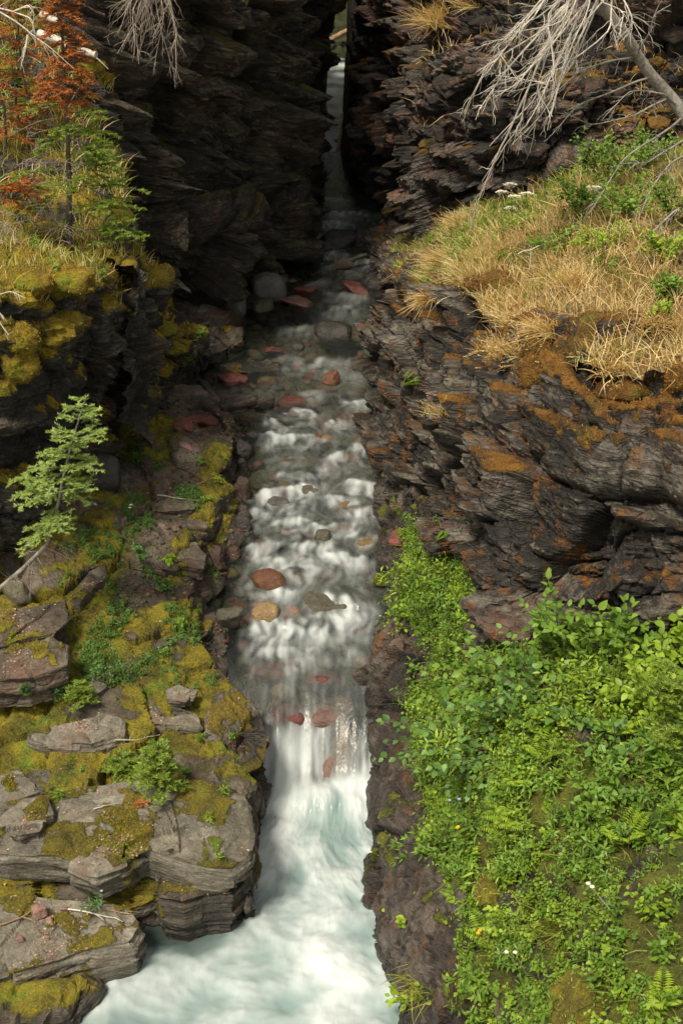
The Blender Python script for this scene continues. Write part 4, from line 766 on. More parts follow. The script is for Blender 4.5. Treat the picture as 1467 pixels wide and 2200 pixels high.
def shrub(root, tips, leaf, key, lsize, mat, label, cat='shrub', group=None, name='leafy_shrub', stem='stem_brown', spacing=.038, side=3, nleafobj=90, srad=.006, seed=0, spread=.30, spiral=True):
    """tips: branch ends in the world. Stems are parts; the biggest leaves are parts; the rest is one part"""
    R = np.random.default_rng(seed + 1000); root = np.asarray(root, float)
    if seed < 20: tips = [np.asarray(t) - (0, 0, (.16 if seed in (1, 5) else -.06 if seed in (2, 3, 4) else .06) * np.linalg.norm(np.asarray(t) - root)) for t in tips]; lsize *= 1.15; tips += [t + R.normal(size=3) * .10 for t in tips[:5]]
    o = empty(name, root, label, cat, group)
    pos, dr, up, sz = [], [], [], []
    def leaves(p, f0, L):
        n = max(2, int(L * (1 - f0) / spacing))
        for k in range(n):
            t = f0 + (1 - f0) * (k + R.uniform(0, .5)) / n; q, T = at(p, min(t, .999)); a = k * 2.4 + R.uniform(-.4, .4) if spiral else (k % 2) * math.pi + R.uniform(-.3, .3)
            s_ = unit(np.cross(T, [0, 0, 1.])); u_ = np.cross(s_, T); d = unit(T * .55 + s_ * math.cos(a) * .9 + u_ * math.sin(a) * .6 + np.array([0, 0, -.05]))
            pos.append(q); dr.append(d); up.append(unit(np.array([0, -.25, 1.]) + R.normal(size=3) * .28)); sz.append(lsize * R.uniform(.55, 1.15) * (1 - .35 * max(0, t - .8) / .2))
        q, T = at(p, .999); pos.append(q); dr.append(T); up.append(unit(np.array([0, -.5, 1.]))); sz.append(lsize * .7)
    for tip in tips:
        tip = np.asarray(tip, float); L = np.linalg.norm(tip - root); p = curve(root + R.normal(size=3) * .02, tip, 9, .10, .06, R); mb = MB(); tube(mb, p - root, np.linspace(srad, srad * .3, 9), 5)
        leaves(p, .35, L)
        for k in range(side):
            t = R.uniform(.3, .85); q, T = at(p, t); d = unit(T + R.normal(size=3) * .8 + np.array([0, -.1, .35])); l = L * spread * R.uniform(.6, 1.3); p2 = curve(q, q + d * l, 6, .06, .08, R); tube(mb, p2 - root, np.linspace(srad * .5, srad * .2, 6), 4); leaves(p2, .1, l)
        link('stem', mb.mesh('stem', [M[stem]]), o)
    pos, dr, up, sz = np.array(pos), np.array(dr), np.array(up), np.array(sz); near = np.argsort(np.linalg.norm(pos - CAM, axis=1) - sz * 20); big = near[:nleafobj]; rest = near[nleafobj:]
    A = frames(dr, up); LM = leafmesh(leaf, key, mat)
    for i in big:
        l = link('leaf', LM[R.integers(4)], o); mt = Matrix.Identity(4)
        for a in range(3):
            for b in range(3): mt[a][b] = A[i][a][b] * sz[i]
            mt[a][3] = pos[i][a] - root[a]
        l.matrix_local = mt
    if len(rest):
        mb = MB(); put(mb, leaf, pos[rest] - root, dr[rest], up[rest], sz[rest], R.uniform(0, 1, len(rest))); tag(link('foliage', mb.mesh('foliage', [M[mat]]), o), kind='stuff')
    return o

def herb_into(mb, root, h, nst, leaf, lsize, R, lean=.35, mi_s=0, mi_l=1, nl=9, out=np.array([0, -.1, 1.]), tone=None):
    if tone is None: tone = R.uniform(0, .5)
    for k in range(nst):
        tip = root + unit(out + R.normal(size=3) * lean) * h * R.uniform(.6, 1.1); p = curve(root, tip, 5, .05, .05, R); tube(mb, p, [.0028] * 5, 3, .5, mi_s)
        ts = np.linspace(.15, 1, nl); pts = np.array([at(p, min(t, .999))[0] for t in ts]); T = unit(p[-1] - p[0]); s_ = unit(np.cross(T, R.normal(size=3))); b_ = np.cross(s_, T)
        an = np.arange(nl) * 2.4; d = np.cos(an)[:, None] * s_ + np.sin(an)[:, None] * b_ + T * .5
        put(mb, leaf, pts, d, np.tile(T, (nl, 1)) + R.normal(size=(nl, 3)) * .2, lsize * R.uniform(.6, 1.1, nl) * (1 - .3 * ts), np.clip(tone + R.uniform(0, .5, nl), 0, 1), mi_l)
def herb(px, py, on, h, nst, leaf, lsize, mat, label, cat='plant', name='leafy_herb', flower=None, seed=0, lean=.4, nl=9, group=None):
    R = np.random.default_rng(seed + 2000); root, nrm = pick(px, py, on); o = empty(name, root, label, cat, group); z = np.zeros(3)
    out = unit(np.array([0, -.1, 1.]) + .6 * nrm)
    mb = MB(); herb_into(mb, z, h, nst, leaf, lsize, R, lean, 0, 0, nl, out); st = MB(); lf = MB()
    for v, f, a in zip(mb.v, mb.f, mb.a): (st if f.shape[1] == 4 else lf).add(v, f - f.min(), a)
    link('stem', st.mesh('stem', [M['stem_green']]), o); tag(link('foliage', lf.mesh('foliage', [M[mat]]), o), kind='stuff')
    if flower:
        for k in range(flower[1]):
            c = unit(out + R.normal(size=3) * lean * .7) * h * 1.05; f = MB(); n = 8; an = np.linspace(0, 6.28, n, endpoint=False); d = np.stack([np.cos(an), np.sin(an), .4 + 0 * an], -1); put(f, ROUND, np.tile(c, (n, 1)), d, np.tile([0, 0, 1.], (n, 1)), flower[2], .5); tube(f, curve(z, c, 4), .0009, 3); link('flower', f.mesh('flower', [M[flower[0]]]), o)
    return o
def fern_into(mb, root, L, nf, R, out, mi=0, nl=13, wide=.20):
    for k in range(nf):
        a = k / nf * 6.28 + R.uniform(-.3, .3); d = unit(np.array([math.cos(a), math.sin(a), .75]) * .8 + out * .6); l = L * R.uniform(.7, 1.1); p = curve(root, root + d * l + np.array([0, 0, -.25 * l]), 8, .16, .02, R); tube(mb, p, np.linspace(.0025, .0008, 8), 3, .4, mi)
        for t in np.linspace(.15, .98, nl):
            q, T = at(p, t); s_ = unit(np.cross(T, [0, 0, 1.])); w = l * wide * math.sin(math.pi * min(.98, t * .85 + .12)); put(mb, LANCE2, [q, q], [s_ + T * .4, -s_ + T * .4], [[0, 0, 1.]] * 2, w, R.uniform(0, 1), mi)
def fern(px, py, on, L, nf, mat, label, seed=0, group=None):
    R = np.random.default_rng(seed + 3000); root, nrm = pick(px, py, on); o = empty('fern', root, label, 'fern', group); 
    for k in range(nf):
        mb = MB(); fern_into(mb, np.zeros(3), L, 1, R, unit(nrm + np.array([math.cos(k * 2.4), math.sin(k * 2.4), .3]) * .9)); link('frond', mb.mesh('frond', [M[mat]]), o)
    return o

def spray_needles(mb, p, nl, nw, R, dens, t0=.0, flat=.75, rnd=None, mi=0):
    L = np.linalg.norm(np.diff(p, axis=0), axis=1).sum(); n = max(3, int(L * dens)); t = np.linspace(t0, .999, n); k = t * (len(p) - 1); i = np.minimum(k.astype(int), len(p) - 2); q = p[i] + (p[i + 1] - p[i]) * (k - i)[:, None]; T = unit(p[i + 1] - p[i])
    s_ = unit(np.cross(T, np.array([0, 0, 1.]) + 1e-3)); u_ = np.cross(s_, T); a = np.where(np.arange(n) % 2, 0, np.pi) + R.normal(size=n) * (1.2 - flat); d = T * .7 + s_ * np.cos(a)[:, None] + u_ * (np.sin(a) * 1. + .15)[:, None]
    put(mb, NEEDLE, q, d, np.tile([0, 0, 1.], (n, 1)) + R.normal(size=(n, 3)) * .5, nl * R.uniform(.7, 1.15, n), R.uniform(0, 1, n) * .7 + .3 * t if rnd is None else rnd, mi, nw)
def conifer(trunk_pts, r0, branches, label, name='fir_tree', bark='bark_dark', cat='tree', seed=0, group=None):
    """branches: (t on trunk, direction, length, needle material or None, droop, twig count, where needles start)"""
    R = np.random.default_rng(seed + 4000); trunk = np.asarray(trunk_pts, float); root = trunk[0].copy(); o = empty(name, root, label, cat, group); trunk = trunk - root
    mb = MB(); tube(mb, trunk, np.linspace(r0, r0 * .18, len(trunk)), 7); link('trunk', mb.mesh('trunk', [M[bark]]), o)
    for t, d, L, nm, droop, ntw, t0 in branches:
        q, T = at(trunk, min(t, .995)); d = unit(np.asarray(d, float)); p = curve(q, q + d * L + np.array([0, 0, -droop * L]), 8, .08 if droop > 0 else -.05, .03, R); wb = MB(); nb = MB(); tube(wb, p, np.linspace(max(.003, r0 * .16), .0015, 8), 4)
        if nm: spray_needles(nb, p, .036, .010, R, 240, t0)
        for k in range(ntw):
            tt = t0 * .6 + (1 - t0 * .6) * (k + .5) / ntw if nm else R.uniform(.1, .95); a, TT = at(p, min(.98, tt)); s_ = unit(np.cross(TT, [0, 0, 1.])) * (1 if k % 2 else -1); l = L * .42 * (1.05 - tt) * R.uniform(.7, 1.2) + .05
            dd = unit(TT * .8 + s_ * .8 + R.normal(size=3) * (.12 if nm else .35) + np.array([0, 0, .05])); p2 = curve(a, a + dd * l, 5, 0, .05, R); tube(wb, p2, np.linspace(.0025, .001, 5), 3)
            if nm:
                spray_needles(nb, p2, .034, .010, R, 260)
                for m_ in range(int(l / .07)):
                    a3, T3 = at(p2, R.uniform(.2, .8)); s3 = unit(np.cross(T3, [0, 0, 1.])) * (1 if m_ % 2 else -1); p3 = curve(a3, a3 + unit(T3 + s3 * .9) * l * .45, 4, 0, .03, R); spray_needles(nb, p3, .032, .010, R, 260)
            else:
                for m_ in range(3): a3, T3 = at(p2, R.uniform(.2, .9)); p3 = curve(a3, a3 + unit(T3 + R.normal(size=3) * .7) * l * .5, 4, 0, .08, R); tube(wb, p3, np.linspace(.0018, .0008, 4), 3)
        b = link('branch', wb.mesh('branch', [M['bark_twig'] if not nm else M[bark]]), o)
        if nm: tag(link('needles', nb.mesh('needles', [M[nm]]), b), kind='stuff')
    return o

def blades(name, P, N, n, l0, l1, mats, R, w=.004, lean=.45, wind=np.array([0, 0, 0]), seedhead=0.):
    idx = R.integers(len(P), size=n); q = P[idx] + R.normal(size=(n, 3)) * np.array([.012, .012, 0]); d = unit(np.array([0, 0, 1.]) + .35 * N[idx] + R.normal(size=(n, 3)) * lean + wind); L = R.uniform(l0, l1, n); side = unit(np.cross(d, R.normal(size=(n, 3)))); bend = unit(R.normal(size=(n, 3)) * np.array([1, 1, .2]) + wind * 2) * .35 + np.array([0, 0, -.22])
    mb = MB(); rnd = R.uniform(0, 1, n); ks = np.array([0, .35, .7, 1.]); pts = [q + d * (L * k)[:, None] + bend * (L * k * k)[:, None] for k in ks]; ww = [1., .8, .5, .0]
    V = np.stack([pts[0] - side * w, pts[0] + side * w, pts[1] - side * w * .8, pts[1] + side * w * .8, pts[2] - side * w * .5, pts[2] + side * w * .5, pts[3]], 1)
    F4 = np.array([[0, 1, 3, 2], [2, 3, 5, 4]]); F3 = np.array([[4, 5, 6]]); off = (np.arange(n) * 7)[:, None, None]; mi = R.integers(len(mats), size=n)
    V = V.reshape(-1, 3); nb = len(mats)
    mb.v.append(V.astype(np.float32)); mb.n += len(V); mb.a.append(np.repeat(rnd, 7).astype(np.float32))
    f4 = (F4[None] + off).reshape(-1, 4); f3 = (F3[None] + off).reshape(-1, 3); mb.f += [f4, f3]; mb.mi += [np.repeat(mi, 2).astype(np.int32), mi.astype(np.int32)]
    if seedhead > 0:
        h = np.nonzero(R.uniform(0, 1, n) < seedhead)[0]
        for k in range(4): put(mb, LANCE, pts[3][h] - (d[h] * .02 * k), d[h] + R.normal(size=(len(h), 3)) * .35, R.normal(size=(len(h), 3)), .022, np.clip(rnd[h] + .2, 0, 1), 0)
    return mb.mesh(name, [M[k] for k in mats])
def tuft(px, py, on, n, L, mats, label, seed, r=.06, wind=(0, 0, 0), lean=.5, w=.0035, name='grass_tuft', seedhead=0., cat='grass tuft', group=None, at_=None):
    R = np.random.default_rng(seed + 5000); root, nrm = pick(px, py, on) if at_ is None else at_; P = R.normal(size=(40, 3)) * np.array([r, r, r * .3]); P -= nrm * .01
    o = link(name, blades(name, P, np.tile(nrm, (40, 1)), n, L * .5, L, mats, R, w, lean, np.array(wind), seedhead), None, root); return tag(o, label, cat, group)
def moss_cushion(px, py, on, w, h, mats, label, seed, name='moss_cushion'):
    root, nrm = pick(px, py, on); m = mpp(root); V, F_ = ICO[4]; sx = w * m / 2; sz_ = h * m / 2 / cp
    P = V * np.array([sx, sx * .8, sz_]); d1, _, r, _v = cells(P / (.12 * max(sx, .1)) * .5 + seed, seed); P = P + V * (.16 * sx * np.clip(1 - (d1 / .75) ** 2, 0, 1) + .30 * sx * fbm(P / sx * 1.3 + seed, 4, seed))[:, None]
    o = link(name, rawmesh(name, P, np.full(len(F_), 3, np.int32), F_.ravel().astype(np.int32), [M[mats]], {'moss': np.full(len(P), 1.3), 'tone': np.full(len(P), .5), 'wet': np.zeros(len(P))}), None, root - nrm * sz_ * .45)
    fz = {'rock_right': 'moss_rust_fuzz', 'left_moss_bright': 'grass_green', 'bank': 'grass_green'}.get(mats, 'moss_gold_fuzz'); link('moss_tips', blades('moss_tips', P, V, 900, .012, .035, [fz], np.random.default_rng(seed), .0035, .8), o)['kind'] = 'stuff'
    return tag(o, label, 'moss')

# ------------------------------------------------------------------ ground cover nobody could count
def sel(pn, box, f=None):
    P, N, m, (x, y, z) = PATCH[pn]; ok = (x > box[0]) & (x < box[2]) & (y > box[1]) & (y < box[3])
    if f is not None: ok &= f(P, N, m)
    i = np.nonzero(ok)[0]; return P[i], N[i]
R = np.random.default_rng(11)
P, N = sel('grass_slope', (850, 250, 1600, 900), lambda P, N, m: P[:, 0] > .75)
gf = fbm(P * .9, 3, 401) * .8 + .5 * (P[:, 1] - 14.2) / 3            # greener uphill
tus = vnoise(P * 3.3, 402) + .4 * vnoise(P * 8, 403); gold, green = gf < .10, gf >= -.12
tag(link('dry_grass', blades('dry_grass', P[gold & (tus > -.12)], N[gold & (tus > -.12)], 10000, .08, .38, ['grass_dry'], R, .0042, .5, np.array([-.12, -.25, 0]), .12)), 'golden dry grass over the bank above the right crag', 'grass', kind='stuff')
tag(link('dry_grass', blades('dry_grass', P[green], N[green], 4000, .15, .36, ['grass_dry'], R, .0042, .5, np.array([-.1, -.2, 0]), .2)), 'thin dry grass among the green plants uphill', 'grass', kind='stuff')
tag(link('green_grass', blades('green_grass', P[green], N[green], 11000, .10, .30, ['grass_green'], R, .0045, .5)), 'yellow green grass and weeds at the top of the right bank', 'grass', kind='stuff')
def herbs(name, P, N, n, kinds, label, seed, hs=(.08, .2), mats=('stem_green', 'leaf_mid')):
    R = np.random.default_rng(seed); mb = MB()
    big = fbm(P * 1.9 + seed, 3, seed); kk = vnoise(P * 2.6 + seed, seed + 1)
    for i in R.integers(len(P), size=n):
        g_ = float(np.clip(.75 + 1.1 * big[i], .35, 1.7))
        if R.uniform() > .35 + .8 * g_: continue
        leaf, ls, nl = kinds[int(np.clip((kk[i] * .9 + .5) * len(kinds), 0, len(kinds) - 1))]; herb_into(mb, P[i] - N[i] * .01, R.uniform(*hs) * g_, R.integers(1, 4), leaf, ls * R.uniform(.7, 1.25) * (.6 + .4 * g_), R, .4, 0, 1, nl, unit(np.array([0, -.15, 1.]) + .7 * N[i]), tone=float(np.clip(.25 + .5 * kk[i] + R.normal() * .12, 0, .6)))
    return tag(link(name, mb.mesh(name, [M[k] for k in mats])), label, 'ground cover', kind='stuff')
herbs('low_herbs', P[green], N[green], 1700, [(OVATE2, .06, 9), (LANCE2, .08, 9)], 'low green plants among the grass above the right crag', 21, (.08, .22))
slope = lambda P, N, m: (P[:, 2] - waterz(P[:, 1]) > .5) & (P[:, 0] - xr(P[:, 1]) > .54 - .28 * sst(10.5, 11., P[:, 1])) & (fbm(P * 1.7, 3, 411) > -.32)
P, N = sel('right_bank', (760, 1150, 1700, 2500), slope)
herbs('undergrowth', P, N, 2000, [(OVATE2, .06, 10), (OVATE2, .048, 12), (ROUND2, .048, 9)], 'mixed leafy undergrowth covering the right bank', 22, (.14, .40), ('stem_green', 'leaf_mid'))
herbs('undergrowth', P, N, 1500, [(LANCE2, .085, 13), (LANCE2, .065, 15)], 'narrow leaved undergrowth covering the right bank', 23, (.16, .42), ('stem_green', 'leaf_mid'))
herbs('undergrowth', P, N, 2000, [(OVATE2, .045, 12), (ROUND2, .05, 10)], 'pale green small leaved undergrowth covering the right bank', 24, (.12, .34), ('stem_green', 'leaf_light'))
tag(link('green_grass', blades('green_grass', P, N, 5000, .08, .24, ['grass_green', 'leaf_mid'], R, .0035, .6, np.array([-.2, -.2, -.2]))), 'fine green grass hanging on the right bank', 'grass', kind='stuff')
mb = MB(); Rf = np.random.default_rng(71)
for i in Rf.integers(len(P), size=70): fern_into(mb, P[i] - N[i] * .01, Rf.uniform(.18, .36), 6, Rf, unit(N[i] + np.array([0, 0, .8])), 0, 14, .22)
tag(link('feathery_undergrowth', mb.mesh('feathery_undergrowth', [M['leaf_light']])), 'feathery leaved plants scattered through the right bank', 'ground cover', kind='stuff')
mb = MB(); Rf = np.random.default_rng(72)
for i in Rf.integers(len(P), size=260):
    d = unit(N[i] * .8 + np.array([-.3, -.3, .7]) + Rf.normal(size=3) * .35); tube(mb, curve(P[i], P[i] + d * Rf.uniform(.25, .6), 6, .08, .06, Rf), np.linspace(.0035, .001, 6), 3, .5)
tag(link('bare_stems', mb.mesh('bare_stems', [M['stem_brown']])), 'thin bare brown stems among the plants of the right bank', 'stems', kind='stuff')
far = P[:, 1] > 10.4
herbs('undergrowth', P[far], N[far], 700, [(OVATE2, .04, 12), (LANCE2, .05, 12)], 'small leaved plants on the green mound at the upper right bank', 25, (.06, .16), ('stem_green', 'leaf_light'))
P, N = sel('left_bank', (130, 1050, 470, 1480), lambda P, N, m: (N[:, 2] > .6) & (vnoise(P * 1.9, 421) > .02) & (m > .2))
herbs('low_herbs', P, N, 900, [(OVATE, .035, 8), (LANCE, .04, 9), (OVATE, .03, 10)], 'small green plants dotted over the mossy left bank', 26, (.05, .16), ('stem_green', 'leaf_blue'))
P, N = sel('left_bank', (100, 890, 540, 1800), lambda P, N, m: (N[:, 2] > .5) & (vnoise(P * 2.3, 425) > -.1) & (m > .3))
herbs('low_herbs', P, N, 700, [(OVATE, .022, 7), (LANCE, .028, 8)], 'tiny green plants in the moss of the left bank', 27, (.02, .07), ('stem_green', 'leaf_mid'))
P, N = sel('left_bank', (-50, 880, 560, 1900), lambda P, N, m: (N[:, 2] > .55))
PS = [sel(k, (-80, 1200, 600, 2150), lambda P, N, m: N[:, 2] > .8) for k in SLABN[1:]]; P = np.concatenate([P[::3]] + [a[vnoise(a * 3.1, 77) > -.15] for a, b in PS]); N = np.tile([0, 0, 1.], (len(P), 1))
mb = MB(); i = R.integers(len(P), size=2200); put(mb, OVATE2, P[i] + np.array([0, 0, .006]), R.normal(size=(2200, 3)) * np.array([1, 1, .1]), np.tile([0, 0, 1.], (2200, 1)) + R.normal(size=(2200, 3)) * .3, R.uniform(.008, .032, 2200), R.uniform(0, 1, 2200))
tag(link('leaf_litter', mb.mesh('leaf_litter', [M['litter']])), 'dead leaves and chips scattered over the left bank', 'litter', kind='stuff')
P, N = sel('left_promontory', (-60, 480, 330, 660), lambda P, N, m: N[:, 2] > .5); P2, N2 = sel('left_slope', (-60, 330, 300, 640), lambda P, N, m: N[:, 2] > .5)
P, N = np.concatenate([P, P2]), np.concatenate([N, N2])
tag(link('green_grass', blades('green_grass', P, N, 4200, .08, .26, ['grass_green', 'grass_green', 'grass_dry'], R, .0045, .45)), 'soft yellow green grass on top of the mossy promontory', 'grass', kind='stuff')
herbs('low_herbs', P, N, 160, [(OVATE, .045, 8), (ROUND, .04, 7)], 'small leafy plants around the foot of the rust coloured fir', 28, (.06, .18), ('stem_green', 'leaf_mid'))
P, N = sel('left_slope', (-60, -100, 330, 420), lambda P, N, m: N[:, 2] > .3)
tag(link('dry_grass', blades('dry_grass', P, N, 3500, .10, .34, ['grass_green', 'grass_dry', 'grass_green'], R, .005, .5)), 'wispy grass on the mossy slope at the upper left', 'grass', kind='stuff')
P, N = sel('right_cliff', (880, -50, 1500, 300), lambda P, N, m: (N[:, 2] > .45))
if len(P): tag(link('dry_grass', blades('dry_grass', P, N, 900, .1, .3, ['grass_dry'], R, .005, .5, np.array([-.1, -.3, -.1]))), 'sparse dry grass on the ledges of the far right cliff', 'grass', kind='stuff')

fuzz_list = []
def fuzz(pn, box, n, mat, label, l=(.012, .035), f=None):
    P, N = sel(pn, box, lambda P, N, m: (m > .45) & (True if f is None else f(P, N, m)))
    if len(P): tag(link('moss', blades('moss', P, N, n, l[0], l[1], [mat], np.random.default_rng(n), .0035, .8)), label, 'moss', kind='stuff')
fuzz('left_bank', (-50, 880, 600, 1900), 16000, 'moss_olive_fuzz', 'short olive and gold moss covering the left bank')
for k in SLABN[1:]: fuzz_list.append(sel(k, (-80, 1200, 600, 2150), lambda P, N, m: (m > .4) & (N[:, 2] > .8)))
Pf = np.concatenate([a for a, b in fuzz_list]); tag(link('moss', blades('moss', Pf, np.tile([0, 0, 1.], (len(Pf), 1)), 8000, .010, .028, ['moss_olive_fuzz'], np.random.default_rng(5), .0035, .8)), 'short moss on the ledges and slabs of the left bank', 'moss', kind='stuff')
fuzz('left_promontory', (-50, 480, 450, 1100), 9000, 'moss_gold_fuzz', 'golden moss on the left promontory', (.015, .05))
fuzz('left_slope', (-50, -50, 330, 500), 6000, 'moss_gold_fuzz', 'golden moss on the upper left brow', (.02, .06))
fuzz('right_crag', (810, 540, 1480, 1350), 9000, 'moss_rust_fuzz', 'rusty moss on the right crag', (.012, .035))
fuzz('right_bank', (760, 1150, 1480, 2250), 6000, 'grass_green', 'green moss between the plants of the right bank', (.012, .03))

# ------------------------------------------------------------------ named plants, right bank
RBK = ['right_bank', 'right_crag']
root = Q(1390, 1800, 7.3)
shrub(root, [Q(835, 1515, 8.3), Q(930, 1480, 8.2), Q(980, 1560, 7.9), Q(1010, 1440, 8.0), Q(1090, 1400, 8.0), Q(1130, 1500, 7.6), Q(1060, 1640, 7.4), Q(1200, 1470, 7.4), Q(1290, 1500, 7.2), Q(1180, 1700, 7.0), Q(1330, 1580, 6.9)], SERR, 'serr', .068, 'leaf_blue', 'large arching shrub with blue green toothed leaves leaning over the right bank', seed=1, side=11, nleafobj=280, srad=.009, spacing=.042, spread=.26)
shrub(Q(1175, 1520, 8.35), [Q(1172, 1290, 8.5), Q(1150, 1330, 8.4), Q(1215, 1350, 8.4), Q(1260, 1400, 8.3), Q(1120, 1400, 8.4)], OVATE, 'ovate', .075, 'leaf_mid', 'upright shrub with one tall leafy shoot in front of the dark undercut', seed=2, side=5, nleafobj=90, stem='stem_green')
shrub(Q(1345, 1540, 8.1), [Q(1338, 1325, 8.2), Q(1300, 1380, 8.1), Q(1385, 1365, 8.2), Q(1370, 1420, 8.), Q(1290, 1450, 8.)], OVATE, 'ovate', .08, 'leaf_mid', 'upright bright green shrub right of the tall leafy shoot', seed=3, side=6, nleafobj=100, stem='stem_green')
shrub(Q(1460, 1560, 7.9), [Q(1452, 1390, 8.), Q(1420, 1425, 7.9), Q(1490, 1360, 7.9), Q(1400, 1480, 7.8), Q(1500, 1450, 7.8)], ROUND, 'round', .075, 'leaf_light', 'pale round leaved shrub at the right edge under the crag', seed=4, side=6, nleafobj=80, stem='stem_green')
shrub(Q(1250, 1620, 7.9), [Q(1100, 1440, 8.2), Q(1010, 1390, 8.5), Q(960, 1420, 8.6), Q(1180, 1450, 8.1), Q(1050, 1500, 8.2), Q(1270, 1450, 8.), Q(1330, 1480, 7.9)], SERR, 'serr', .065, 'leaf_mid', 'bushy green shrub behind the arching blue green one', seed=5, side=8, nleafobj=120)
shrub(Q(1150, 1600, 7.9), [Q(950, 1625, 8.2), Q(1000, 1590, 8.1), Q(1060, 1560, 8.), Q(960, 1680, 8.1), Q(1080, 1680, 7.8), Q(1130, 1720, 7.6)], ROUND, 'round', .048, 'leaf_light', 'yellow green shrub with rows of small round leaves below the arching shrub', seed=6, side=6, nleafobj=150, spacing=.03, spiral=False, stem='stem_green')
shrub(Q(1090, 1790, 7.7), [Q(930, 1740, 8.1), Q(960, 1780, 8.), Q(1010, 1730, 7.9), Q(935, 1820, 8.), Q(1030, 1810, 7.7)], ROUND, 'round', .045, 'leaf_light', 'yellow green shrub spreading towards the rock wall half way down the right bank', seed=7, side=6, nleafobj=120, spacing=.03, spiral=False, stem='stem_green')
shrub(Q(960, 2010, 7.6), [Q(838, 1975, 7.9), Q(870, 1960, 7.8), Q(850, 2010, 7.8), Q(900, 1930, 7.7), Q(910, 2030, 7.5), Q(950, 1950, 7.5)], ROUND, 'round', .055, 'leaf_light', 'pale green shrub reaching over the dark rock wall towards the pool', seed=8, side=5, nleafobj=100, spacing=.035, spiral=False, stem='stem_green')
shrub(Q(1010, 2080, 7.1), [Q(935, 2000, 7.3), Q(980, 1980, 7.2), Q(1040, 2010, 7.), Q(1000, 2060, 6.9)], ROUND, 'round', .05, 'leaf_light', 'small pale shrub below the one reaching over the rock wall', seed=9, side=6, nleafobj=80, spacing=.03, spiral=False, stem='stem_green')
shrub(Q(960, 2190, 6.8), [Q(885, 2155, 7.), Q(920, 2120, 6.9), Q(980, 2110, 6.8), Q(1010, 2150, 6.6), Q(940, 2200, 6.6)], OVATE, 'ovate', .065, 'leaf_light', 'pale oval leaved shrub at the bottom edge beside the rock wall', seed=10, side=6, nleafobj=90, stem='stem_green')
shrub(Q(1230, 1990, 6.7), [Q(1140, 1900, 7.), Q(1190, 1880, 6.9), Q(1250, 1890, 6.7), Q(1130, 1970, 6.8), Q(1230, 1950, 6.5), Q(1160, 2010, 6.7)], OVATE, 'ovate', .058, 'leaf_light', 'light green shrub in the middle of the lower right bank above the mossy rock', seed=11, side=6, nleafobj=110, stem='stem_green')
shrub(Q(1420, 2010, 6.3), [Q(1280, 1920, 6.6), Q(1330, 1880, 6.5), Q(1400, 1900, 6.3), Q(1300, 1990, 6.4), Q(1450, 1950, 6.1), Q(1350, 2020, 6.2), Q(1440, 1860, 6.4)], OVATE, 'ovate', .065, 'leaf_mid', 'large leaved green shrub at the right edge above the bottom corner', seed=12, side=8, nleafobj=140, stem='stem_green')
shrub(Q(1340, 1870, 6.9), [Q(1230, 1770, 7.2), Q(1290, 1760, 7.1), Q(1340, 1750, 7.), Q(1400, 1760, 6.8), Q(1440, 1790, 6.6), Q(1290, 1830, 6.9)], OVATE, 'ovate', .07, 'leaf_blue', 'dark green shrub in the shade under the arching shrub at the right', seed=13, side=8, nleafobj=120)
shrub(Q(1440, 2190, 5.6), [Q(1370, 2110, 5.8), Q(1420, 2080, 5.7), Q(1470, 2110, 5.5), Q(1390, 2190, 5.5)], OVATE, 'ovate', .07, 'leaf_light', 'yellow green leafy plant in the bottom right corner', seed=14, side=5, nleafobj=60, stem='stem_green')
shrub(Q(1130, 2160, 6.3), [Q(1070, 2080, 6.5), Q(1110, 2070, 6.4), Q(1170, 2090, 6.3), Q(1090, 2150, 6.2), Q(1150, 2140, 6.1)], LANCE, 'lance', .09, 'leaf_mid', 'clump of narrow leaved herbs left of the mossy mound at the bottom', seed=15, side=6, nleafobj=110, stem='stem_green', name='leafy_herb', cat='plant')
shrub(Q(1050, 1950, 7.3), [Q(1030, 1850, 7.5), Q(1070, 1870, 7.4), Q(1100, 1900, 7.3), Q(1010, 1900, 7.4)], LANCE, 'lance', .09, 'leaf_mid', 'clump of narrow leaved herbs in the middle of the right bank', seed=16, side=6, nleafobj=90, stem='stem_green', name='leafy_herb', cat='plant')
shrub(Q(880, 1260, 11.1), [Q(792, 1245, 11.4), Q(830, 1230, 11.3), Q(870, 1220, 11.2), Q(900, 1215, 11.1)], LANCE, 'lance', .06, 'leaf_light', 'feathery yellow green plant leaning over the stream from the upper mound', seed=17, side=6, nleafobj=60, stem='stem_green', name='leafy_herb', cat='plant')
shrub(Q(880, 1340, 10.9), [Q(815, 1345, 11.1), Q(840, 1300, 11.), Q(850, 1380, 10.9), Q(900, 1300, 10.9)], OVATE, 'ovate', .04, 'leaf_light', 'small leaved plant hanging over the stream below the feathery one', seed=18, side=6, nleafobj=80, stem='stem_green', name='leafy_herb', cat='plant')
shrub(Q(890, 1860, 8.1), [Q(870, 1800, 8.3), Q(900, 1780, 8.2), Q(930, 1800, 8.1), Q(860, 1850, 8.2)], LANCE, 'lance', .07, 'leaf_mid', 'narrow leaved plant rooted in the rock wall half way down', seed=19, side=6, nleafobj=80, stem='stem_green', name='leafy_herb', cat='plant')
shrub(Q(1300, 1700, 7.4), [Q(1230, 1500, 7.6), Q(1280, 1470, 7.6), Q(1330, 1480, 7.5), Q(1380, 1500, 7.4), Q(1180, 1560, 7.5), Q(1420, 1540, 7.2), Q(1340, 1600, 7.1)], OVATE, 'ovate', .07, 'leaf_light', 'tall light green shrub rising behind the arching blue green one', seed=19, side=7, nleafobj=120, stem='stem_brown')
